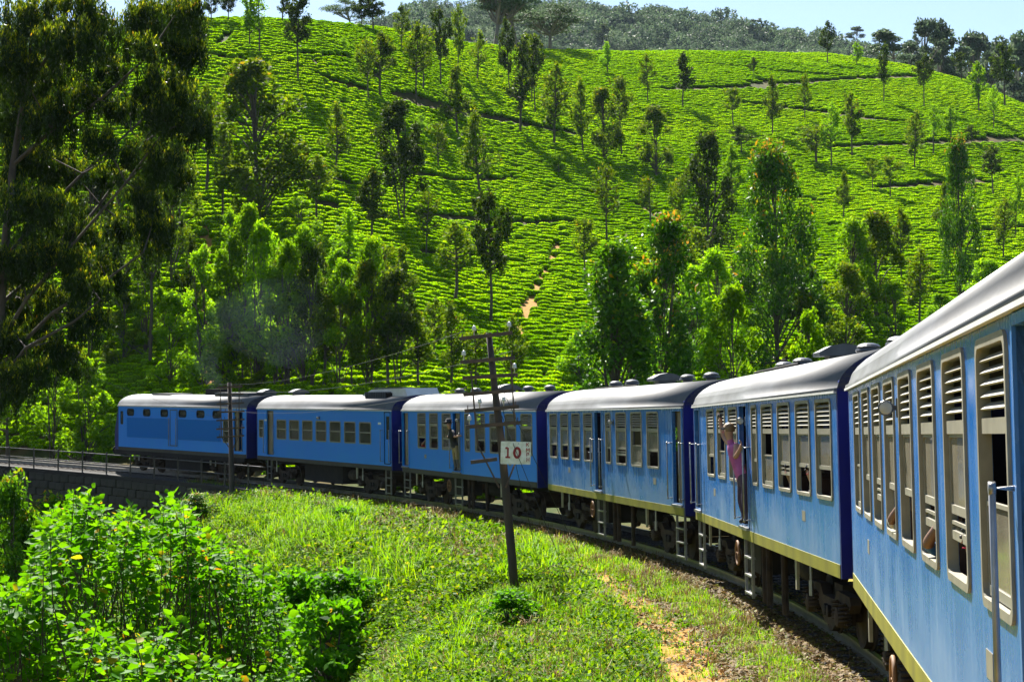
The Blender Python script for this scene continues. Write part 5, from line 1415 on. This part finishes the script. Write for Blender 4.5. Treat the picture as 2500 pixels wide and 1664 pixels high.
# ------------------------------------------------------------------ near bank: grass, herbs, litter, stones
def blade_proto(seed, n, h0, h1, w, spread, bend, mat, dry=0.0):
    R = np.random.default_rng(seed)
    b = R.normal(0, spread, (n, 3)); b[:, 2] = -.03
    a = R.random(n)*2*PI; d = np.stack([np.cos(a), np.sin(a), 0*a], 1); h = R.uniform(h0, h1, n)
    lean = R.uniform(.1, bend, n)[:, None]
    s = np.stack([-np.sin(a), np.cos(a), 0*a], 1)*w
    up = np.array([0, 0, 1.0])
    m1 = b + up*h[:, None]*.5 + d*lean*h[:, None]*.22; m2 = b + up*h[:, None]*.85 + d*lean*h[:, None]*.6; t = b + up*h[:, None]*(1-.25*lean) + d*lean*h[:, None]*1.05
    V = np.stack([b-s, b+s, m1+s*.9, m1-s*.9, m2+s*.6, m2-s*.6, t+s*.1, t-s*.1], 1).reshape(-1, 3)
    k = np.arange(n)[:, None]*8
    Q = np.concatenate([k+np.array([[0,1,2,3]]), k+np.array([[3,2,4,5]]), k+np.array([[5,4,6,7]])])
    tint = np.clip(R.normal(.5, .18, n) + dry*(R.random(n) < .3), 0, 1)
    return mesh_quads('grass_tuft', V, Q, mat, attr=np.tile(tint, 3))
def herb_proto(seed, n, h, w, l0, l1, mat):
    R = np.random.default_rng(seed)
    q = np.sqrt(R.random(n))*w; a = R.random(n)*2*PI
    z = h*(1-(q/w)**2*.6)*R.uniform(.35, 1, n)
    C = np.stack([q*np.cos(a), q*np.sin(a), z], 1); A = unit(np.stack([np.cos(a), np.sin(a), R.normal(.25, .45, n)], 1)+R.normal(0, .5, (n, 3)))
    ln = R.uniform(l0, l1, n)
    # faces lie roughly level
    B = unit(np.cross(A, np.array([0, 0, 1.0]) + R.normal(0, .45, (n, 3))))
    V = np.stack([C - A*ln[:, None]*.5, C + B*ln[:, None]*.27, C + A*ln[:, None]*.5, C - B*ln[:, None]*.27], 1).reshape(-1, 3)
    return mesh_quads('herb', V, np.arange(4*n).reshape(-1, 4), mat, attr=np.clip(R.normal(.45, .22, n) + .2*(z/h-.6), 0, 1))
gp = [blade_proto(300+k, 34, .25, .62, .010, .09, .9, LM['grass']) for k in range(3)] \
   + [herb_proto(310+k, 46, .38, .26, .05, .11, LM['herb']) for k in range(4)] \
   + [blade_proto(320+k, 40, .10, .28, .007, .12, 1.1, LM['grass'], .3) for k in range(2)] \
   + [blade_proto(330, 30, .25, .5, .007, .10, 1.2, LM['litter'])] \
   + [herb_proto(340+k, 26, .10, .20, .03, .06, LM['herb']) for k in range(2)]
Rf = np.random.default_rng(91)
def view_ok(x, y, z, m=140):
    d = y*math.cos(PITCH) + z*math.sin(PITCH); u = 1250 + F_PX*x/np.maximum(d, .1); v = 832 - F_PX*(-y*math.sin(PITCH) + z*math.cos(PITCH))/np.maximum(d, .1)
    return (d > 12) & (u > -m) & (u < 2500+m) & (v < 1664 + 2.2*m), u, v
n = 260000
oo = Rf.uniform(-.5, 26, n)*1.0; ss = Rf.uniform(-6, 74, n)
x, y = track_pt(oo, ss); z = zf(x, y)
ok, u_, v_ = view_ok(x, y, z)
r_ = np.hypot(x, y)
den = np.where(oo < -.15, .3, np.where(oo < .85, .9, np.where(np.abs(oo - path_o(ss)) < .42 + .2*(ss < 30), .03, np.where(oo < 8, 1.0, .55))))
den = den * np.clip(42/r_, .35, 1.0)
g = fbm(x/3.2 + 11, y/3.2, 3); g2 = fbm(x/1.1, y/1.1 + 9, 2)
den = den * np.where(g2 < -.3, .2, 1) * np.where(g2 > .1, 1, .75)
ok &= Rf.random(n) < den
x, y, z, oo, ss, g, g2, r_, u_, v_ = [q[ok] for q in (x, y, z, oo, ss, g, g2, r_, u_, v_)]
n = len(x)
rr = Rf.random(n)
tallzone = np.exp(-((oo-4.6)/2.2)**2 - ((ss-50)/10)**2) + .45*np.exp(-((oo-2.6)/.7)**2)*(ss < 20)*(g > .05) + .8*np.exp(-((u_-1290)/120)**2 - ((v_-1430)/90)**2)
pg = np.clip(.08 + .8*g + .55*tallzone, .03, .95)
idx = np.where(rr < pg*.36, Rf.integers(0, 3, n), np.where(rr < pg*.8, Rf.integers(7, 9, n), Rf.integers(3, 7, n)))
short = (oo < 4.2 + 1.5*g) & (tallzone < .45)
idx = np.where(short, np.where(Rf.random(n) < .45, Rf.integers(7, 9, n), np.where(Rf.random(n) < .6, Rf.integers(10, 12, n), Rf.integers(3, 7, n))), idx)
idx = np.where(oo < 1.0, np.where(Rf.random(n) < .35, Rf.integers(7, 9, n), Rf.integers(10, 12, n)), idx)
idx = np.where((Rf.random(n) < .035), 9, idx)
sc = Rf.uniform(.65, 1.3, n) * np.where(oo < 1.0, .75, 1.0) * (1 - .3*np.clip(tallzone, 0, 1)) * np.where(np.hypot(x - g1[0], y - g1[1] + .6) < 1.5, .42, 1.0) * np.clip(r_/38, .75, 1.5)
rot = np.stack([Rf.normal(0, .12, n), Rf.normal(0, .12, n), Rf.random(n)*6.28], 1)
scatter('bank_grass', np.stack([x, y, z], 1), rot, np.stack([sc, sc, sc*Rf.uniform(.8, 1.2, n)], 1), idx, gp, 'bright green grass and leafy weeds covering the bank beside the track', 'grass')
NB_GRASS = n
# dead leaves and loose stones beside the ballast
n = 60000
oo = Rf.uniform(-1.2, 1.9, n); ss = Rf.uniform(-6, 60, n); x, y = track_pt(oo, ss)
zr_ = RAIL + grade(ss)
z = np.maximum(zf(x, y), np.where(oo < .05, zr_ - .5 + .3*np.clip((.05-oo)/.3, 0, 1), -99))
ok, u_, v_ = view_ok(x, y, z); ok &= Rf.random(n) < np.where(np.abs(oo - path_o(ss)) < .5, .06, np.where(oo > 1.0, .35, .75))
x, y, z, oo = x[ok], y[ok], z[ok], oo[ok]; n = len(x)
def litter_proto(seed):
    R = np.random.default_rng(seed); m = 16; C = R.normal(0, .12, (m, 3)); C[:, 2] = np.abs(R.normal(.012, .012, m)); A = rand_dir(m, R)*np.array([1, 1, .35]); ln = R.uniform(.04, .10, m)
    A = unit(A); B = unit(np.cross(A, np.array([0, 0, 1.]) + R.normal(0, .35, (m, 3))))
    V = np.stack([C-A*ln[:, None]*.5, C+B*ln[:, None]*.25, C+A*ln[:, None]*.5, C-B*ln[:, None]*.25], 1).reshape(-1, 3)
    return mesh_quads('litter', V, np.arange(4*m).reshape(-1, 4), LM['litter'], attr=R.random(m))
sc = Rf.uniform(.7, 1.4, n)
scatter('leaf_litter', np.stack([x, y, z + .006], 1), np.stack([0*x, 0*x, Rf.random(n)*6.28], 1), np.stack([sc]*3, 1), Rf.integers(0, 4, n), [litter_proto(400+k) for k in range(4)], 'fallen brown leaves strewn along the edge of the track', 'leaf litter')
def stone_proto(seed):
    bm = bmesh.new(); bmesh.ops.create_icosphere(bm, subdivisions=1, radius=.05); R = np.random.default_rng(seed)
    for v in bm.verts: v.co *= R.uniform(.65, 1.25)
    me = bpy.data.meshes.new('stone'); bm.to_mesh(me); bm.free(); me.materials.append(BAL2); return me
BAL2 = mat_basic('loose_stone', (.09, .07, .05), .9, col2=(.04, .03, .022), scale=3)
n = 26000
oo = Rf.uniform(-2.9, .05, n); ss = Rf.uniform(-6, 60, n); x, y = track_pt(oo, ss); zr_ = RAIL + grade(ss)
z = np.where(oo > -.25, zr_ - .5 + .3*np.clip((.05-oo)/.3, 0, 1), zr_ - .2); ok, u_, v_ = view_ok(x, y, z)
x, y, z = x[ok], y[ok], z[ok]; n = len(x); sc = Rf.uniform(.5, 1.3, n)
scatter('ballast_stones', np.stack([x, y, z], 1), Rf.random((n, 3))*6, np.stack([sc, sc, sc*.7], 1), Rf.integers(0, 4, n), [stone_proto(500+k) for k in range(4)], 'loose brown ballast stones lying between and beside the rails', 'stones')

# concrete drain slab sunk in the grass
gq = ground_at(1145, 1298, 20)
dc = tag(empty('drain_cover', tuple(gq), .25), 'small rectangular concrete drain slab set in the grass by the track', 'drain')
CONC = mat_basic('concrete', (.33, .29, .22), .9, var=.3)
link('slab', MB().box(-.55, .55, -.9, .9, 0, .10).mesh('slab', CONC), dc); link('lid', MB().box(-.3, .3, -.6, .6, .102, .125).mesh('lid', BAL), dc)
gq = ground_at(1708, 1545, 18)
q = MB(); Rp = random.Random(3)
for k in range(1): q.add([(0,0,.02),(.09,.02,.03),(.10,.09,.05),(.03,.11,.02),(.05,.05,.06)], [(0,1,4),(1,2,4),(2,3,4),(3,0,4)])
tag(q.build('paper_scrap', M['white'], loc=tuple(gq)), 'crumpled white paper scrap lying on the bare earth footpath', 'paper')

# ------------------------------------------------------------------ broad-leaved shrubs in the gully, in front
LEAFV = np.array([(0,0,0), (0,.5,-.05), (0,1,.02), (-.33,.28,.05), (-.36,.55,.06), (-.17,.82,.05), (.33,.28,.05), (.36,.55,.06), (.17,.82,.05)])
LEAFT = np.array([(0,1,3),(1,4,3),(1,5,4),(1,2,5),(0,6,1),(1,6,7),(1,7,8),(1,8,2)])
def place_leaves(P, D, N, L_):
    """leaf base P, direction D, normal N, length L"""
    D = unit(D); X = unit(np.cross(D, N)); Z = np.cross(X, D)
    V = P[:, None, :] + (LEAFV[None, :, 0:1]*X[:, None, :] + LEAFV[None, :, 1:2]*D[:, None, :] + LEAFV[None, :, 2:3]*Z[:, None, :])*L_[:, None, None]
    T_ = (LEAFT[None] + (np.arange(len(P))*9)[:, None, None]).reshape(-1, 3)
    return V.reshape(-1, 3), T_
TOPX = np.array([-60, 0, 60, 76, 100, 150, 200, 225, 262, 292, 330, 380, 420, 470, 520, 560, 620, 660, 690, 720])*1.0611
TOPY = np.array([1300, 1310, 1335, 1250, 1185, 1150, 1125, 1150, 1205, 1155, 1200, 1140, 1155, 1225, 1250, 1265, 1300, 1380, 1470, 1600])*1.0611
def shrub(name, label, x0, x1, r0, r1, nsh, seed, leaf=.118, base=None, topoff=0, yellow=.02, nl=30):
    R = np.random.default_rng(seed); bx = base or (x0+x1)/2
    bq = at(bx, 1750, (r0+r1)/2); bz = float(zf(bq[0], bq[1])); bz = min(bz, bq[2] - .6)
    e = tag(empty(name, (bq[0], bq[1], bz)), label, 'shrub', 'broad leaved shrubs in the gully')
    org = np.array([bq[0], bq[1], bz]); st = MB(); P, D, N_, L_, TT = [], [], [], [], []
    for k in range(nsh):
        px = R.uniform(x0, x1); ty = np.interp(px, TOPX, TOPY) + topoff
        v = ty + (1760 - ty) * R.random()**1.25 if R.random() > .18 else ty + R.uniform(-5, 25)
        r = R.uniform(r0, r1); tip = np.array(at(px, v, r)) - org
        root = np.array([R.normal(0, .25), R.normal(0, .25), .0])
        frac = R.uniform(.45, .8); mid = root + (tip - root)*np.array([frac*.8, frac*.8, frac]) + R.normal(0, .22, 3)*np.array([1, 1, .3])
        if R.random() < .16: st.tube([root, mid, tip], [.012, .008, .003], 5, cap=False)
        else: st.tube([mid, (mid+tip)/2 + R.normal(0, .03, 3), tip], [.008, .006, .003], 4, cap=False)
        ax = unit(tip - mid); m = int(nl*R.uniform(.7, 1.3))
        t = np.linspace(0, 1, m); ln = R.uniform(.35, .75)
        base_p = tip - ax*ln*(1-t)[:, None] + R.normal(0, .015, (m, 3))
        a = np.arange(m)*2.4 + R.random()*6
        d = np.stack([np.cos(a), np.sin(a), R.uniform(-.75, .30, m) + 1.0*t**6], 1)
        P.append(base_p + d*.04); D.append(d); N_.append(np.array([0, 0, 1.]) + R.normal(0, .75, (m, 3))); L_.append(leaf*R.uniform(.4, 1.3, m)*R.uniform(.75, 1.15)*(1-.35*t**4))
        base_t = R.normal(.42, .14, m) + .22*t
        TT.append(np.where(R.random(m) < yellow, R.uniform(.88, 1, m), np.clip(base_t, 0, .86)))
    P, D, N_, L_, TT = [np.concatenate(q) for q in (P, D, N_, L_, TT)]
    # the leaves that show largest: the nearest, topmost ones
    W_ = P + org; sz = L_ / np.linalg.norm(W_, axis=1) * (1 + .3*(P[:, 2] > np.quantile(P[:, 2], .5)))
    big = np.argsort(-sz)[:75]; rest = np.setdiff1d(np.arange(len(P)), big)
    V, Q = place_leaves(P[rest], D[rest], N_[rest], L_[rest])
    tag(link('foliage', mesh_quads('foliage', V, Q, LM['shrub'], attr=np.repeat(TT[rest], 8), n=3), e), kind='stuff')
    for i in big:
        dd = Vector(D[i]).normalized(); X = dd.cross(Vector(N_[i])).normalized(); Z = X.cross(dd)
        m = Matrix((X, dd, Z)).transposed().to_4x4(); lf = link('leaf', LEAFK[min(4, int(TT[i]*5))], e); lf.matrix_local = Matrix.Translation(P[i]) @ m @ Matrix.Scale(L_[i], 4)
    link('stems', st.mesh('stems', LM['bark'], True), e)
    return e
LEAFK = [mesh_quads('leaf', LEAFV, LEAFT, LM['shrub'], attr=np.full(8, t), n=3) for t in (.15, .35, .5, .7, .92)]
shrub('broadleaf_shrub', 'shrub at the lower left corner with glossy heart shaped leaves', -80, 150, 17, 21, 120, 600, topoff=20)
shrub('broadleaf_shrub', 'tallest broad leaved shrub, rising against the dark viaduct wall', 70, 330, 20, 25, 150, 601)
shrub('broadleaf_shrub', 'broad leaved shrub with yellowing leaves right of the tallest shrub', 290, 520, 20, 25, 150, 602, yellow=.045)
shrub('broadleaf_shrub', 'rightmost broad leaved shrub, next to the shaded hollow', 500, 735, 21, 26, 140, 603, leaf=.11)
shrub('broadleaf_shrub', 'low leafy shrub at the bottom edge beneath the yellowing leaves', 120, 640, 16, 19, 90, 604, topoff=290, yellow=.04)

# low dark bushes round the hollow, and a yellowish one at the abutment
def small_bush(label, px, v, w, h, var, mat='bushy', r=None):
    p = ground_at(px, v, 20) if r is None else np.array(at(px, v, r))
    rr = math.hypot(p[0], p[1]); e = tag(empty('low_bush', (p[0], p[1], p[2]-.1), px), label, 'bush', 'low bushes on the bank')
    e.scale = (w/F_PX*rr, w/F_PX*rr, h/F_PX*rr); link('stems', PROTO[mat][var][0], e); tag(link('foliage', PROTO[mat][var][1], e), kind='stuff')
small_bush('dark bush at the lower edge of the shaded hollow', 800, 1720, 300, 260, 0, 'weed')
small_bush('dark bush on the upper side of the shaded hollow', 840, 1590, 260, 200, 1, 'weed')
small_bush('dark bush between the hollow and the shrubs', 735, 1620, 260, 230, 1, 'weed')
small_bush('yellow green bush at the viaduct end beside the farther pole', 480, 1290, 110, 90, 1)
small_bush('small round bush on the bank under the second car', 840, 1300, 110, 70, 0, 'weed')
small_bush('leafy clump of weeds just below the leaning pole', 1250, 1540, 190, 110, 1, 'weed')

for px, v, r, w, h, lab in ((30, 1480, 50, 230, 330, 'dark bush under the viaduct at the left edge'), (120, 1480, 58, 220, 280, 'dark bush at the foot of the viaduct wall behind the tallest shrub'), (-40, 1420, 62, 220, 300, 'dark bush cut by the left edge below the railing')):
    q = at(px, v, r); z = float(zf(q[0], q[1])); e = tag(empty('low_bush', (q[0], q[1], z - .2), px), lab, 'bush', 'low bushes on the bank')
    e.scale = (w/F_PX*r, w/F_PX*r, max(1.0, q[2] + h/F_PX*r - z)); link('stems', PROTO['bushy'][2][0], e); tag(link('foliage', PROTO['bushy'][2][1], e), kind='stuff')
# ------------------------------------------------------------------ big eucalyptus at the left, in front of the viaduct
def big_gum():
    R = np.random.default_rng(808); r0 = 72.0
    d = ray(-25, 900); base = np.array([d[0]*r0, d[1]*r0, 0]); base[2] = float(zf(base[0], base[1])) - .3
    e = tag(empty('eucalyptus_tree', tuple(base)), 'huge dark eucalyptus with drooping leaf clumps filling the left edge', 'tree')
    mb = MB(); D = 1.0611
    def P(x, y, r): return np.array(at(x*D, y*D, r)) - base
    trunk = [np.zeros(3), P(-18, 1000, 72), P(-6, 800, 72), P(8, 600, 72.3), P(30, 380, 72.5), P(62, 180, 72.6), P(90, -60, 72.6)]
    mb.tube(trunk, [.26, .23, .20, .17, .13, .09, .03], 9)
    limbs = [[(-6,800,72),(60,690,71),(170,560,70),(290,420,69.5),(380,300,69)], [(8,600,72.3),(90,500,72.6),(190,400,73),(300,300,74),(420,190,75)],
             [(30,380,72.5),(120,300,71),(230,230,70),(340,130,70),(400,40,70)], [(-18,860,72),(120,720,70.5),(250,640,70),(330,580,69.5)],
             [(0,700,72.2),(130,590,74),(230,470,75),(330,330,76),(440,250,76)], [(30,380,72.5),(60,250,74),(150,130,75),(230,40,75)], [(8,640,72.3),(-40,500,70),(-60,380,69)],
             [(-20,900,72),(60,800,70),(170,740,69),(230,690,69)], [(60,200,72.6),(160,60,71),(260,-30,71)]]
    for l in limbs:
        pts = [P(*q) for q in l]; n = len(pts); mb.tube(pts, [.075*(1-.75*i/(n-1)) + .008 for i in range(n)], 6, cap=False)
    allp = np.array([P(*q) for l in limbs for q in l[1:]])
    cl = [(60,40,62,56),(150,90,62,56),(225,70,40,60),(180,15,60,40),(330,30,56,50),(400,60,60,66),(432,120,36,50),(90,170,74,56),(35,250,56,56),(120,270,56,52),(360,180,48,36),(400,235,56,58),(368,282,34,28),(455,285,34,44),
          (60,360,66,46),(140,385,56,46),(300,350,40,36),(362,365,46,46),(402,405,36,40),(60,470,74,46),(160,530,62,46),(120,590,74,44),(330,455,34,40),(355,520,38,44),(40,600,56,46),(230,632,46,46),(90,690,70,36),(200,735,44,40),(30,780,40,46),(342,575,34,28),(250,160,40,46),(300,250,36,30),(20,130,50,60),(280,520,34,30),
          (430,20,40,46),(20,420,40,44),(190,220,44,40),(230,320,36,36),(10,690,40,50),(250,400,30,26),(130,470,40,36),(190,650,40,30),(60,850,56,40),(130,800,44,34),(15,900,44,44),(175,830,34,30),(80,760,46,34),(270,250,30,30),(330,110,36,34)]
    C, A, TT = [], [], []
    for (x, y, rx, ry) in cl:
        r = 72 + R.uniform(-3.2, 3.2); c = P(x, y, r); sx, sz = rx*1.3*D/F_PX*r, ry*1.3*D/F_PX*r
        j = np.argmin(((allp - c)**2).sum(1) + 2*np.maximum(0, allp[:, 2]-c[2]+.2)); q = allp[j]
        mb.tube([q, (q+c)/2 + np.array([0, 0, .15*sx]), c + np.array([0, 0, sz*.4])], [.035, .022, .008], 5, cap=False)
        m = int(3600*(sx*sz)/1.0); m = max(900, min(m, 7000)); ns = max(26, m//60)
        u = rand_dir(ns, R, .35); tip = c + u*(R.random(ns)**.45)[:, None]*np.array([sx, sx, sz*.9])
        k = R.integers(0, ns, m); hang = R.random(m)
        Pl = tip[k] + R.normal(0, .085, (m, 3)) - np.array([0, 0, 1.])*hang[:, None]*sz*(.35 + .6*R.random(ns)[k])[:, None]
        C.append(Pl); A.append(np.array([0, 0, -1.0]) + R.normal(0, .42, (m, 3)))
        edge = (u[k, 2] > .15) & (hang < .5)  # upper leaves of each clump tinted yellow, sunlit edges painted in
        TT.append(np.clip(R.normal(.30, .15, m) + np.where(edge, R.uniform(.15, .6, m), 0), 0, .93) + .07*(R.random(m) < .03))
    C, A, TT = np.concatenate(C), np.concatenate(A), np.concatenate(TT); n = len(C); ln = R.uniform(.14, .24, n)
    link('trunk', mb.mesh('trunk', LM['bark'], True), e)
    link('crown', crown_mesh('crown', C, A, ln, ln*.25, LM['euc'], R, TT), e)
big_gum()

# ------------------------------------------------------------------ air: distant haze and the locomotive's exhaust
def vol_mat(name, col, dens, noise=None, aniso=.3):
    m, nt, N, L = new_mat(name); out = N.new('ShaderNodeOutputMaterial'); v = N.new('ShaderNodeVolumePrincipled')
    v.inputs['Color'].default_value = (*col, 1); v.inputs['Density'].default_value = dens; v.inputs['Anisotropy'].default_value = aniso
    if noise:
        tc = N.new('ShaderNodeTexCoord'); n = N.new('ShaderNodeTexNoise'); n.inputs['Scale'].default_value = noise; n.inputs['Detail'].default_value = 3
        L.new(tc.outputs['Object'], n.inputs['Vector']); mr = N.new('ShaderNodeMapRange'); mr.inputs[1].default_value = .34; mr.inputs[2].default_value = .68; mr.inputs[3].default_value = 0; mr.inputs[4].default_value = dens
        L.new(n.outputs[0], mr.inputs[0]); L.new(mr.outputs[0], v.inputs['Density'])
    L.new(v.outputs[0], out.inputs['Volume']); return m
tag(MB().box(-1900, 1900, -260, 1700, -46, 330).build('haze', vol_mat('haze', (.62, .80, 1.0), .00004, None, .0)), 'thin bluish haze softening the far ridge', 'haze', kind='stuff')
ex = CARM[0][0] @ Vector((8.7, 1.45, GUT + .9))
pl = [ex] + [Vector(at(px, v, r)) for px, v, r in ((500, 880, 102), (512, 820, 103), (555, 790, 103), (630, 780, 102), (720, 790, 101), (800, 800, 100))]
tag(MB().tube(pl, [.35, .7, 1.1, 1.6, 2.3, 2.6, .6], 12).build('smoke', vol_mat('exhaust_smoke', (.62, .76, .95), .007, .35, .0), smooth=True), 'faint blue grey exhaust smoke trailing above the locomotive roof', 'smoke', kind='stuff')
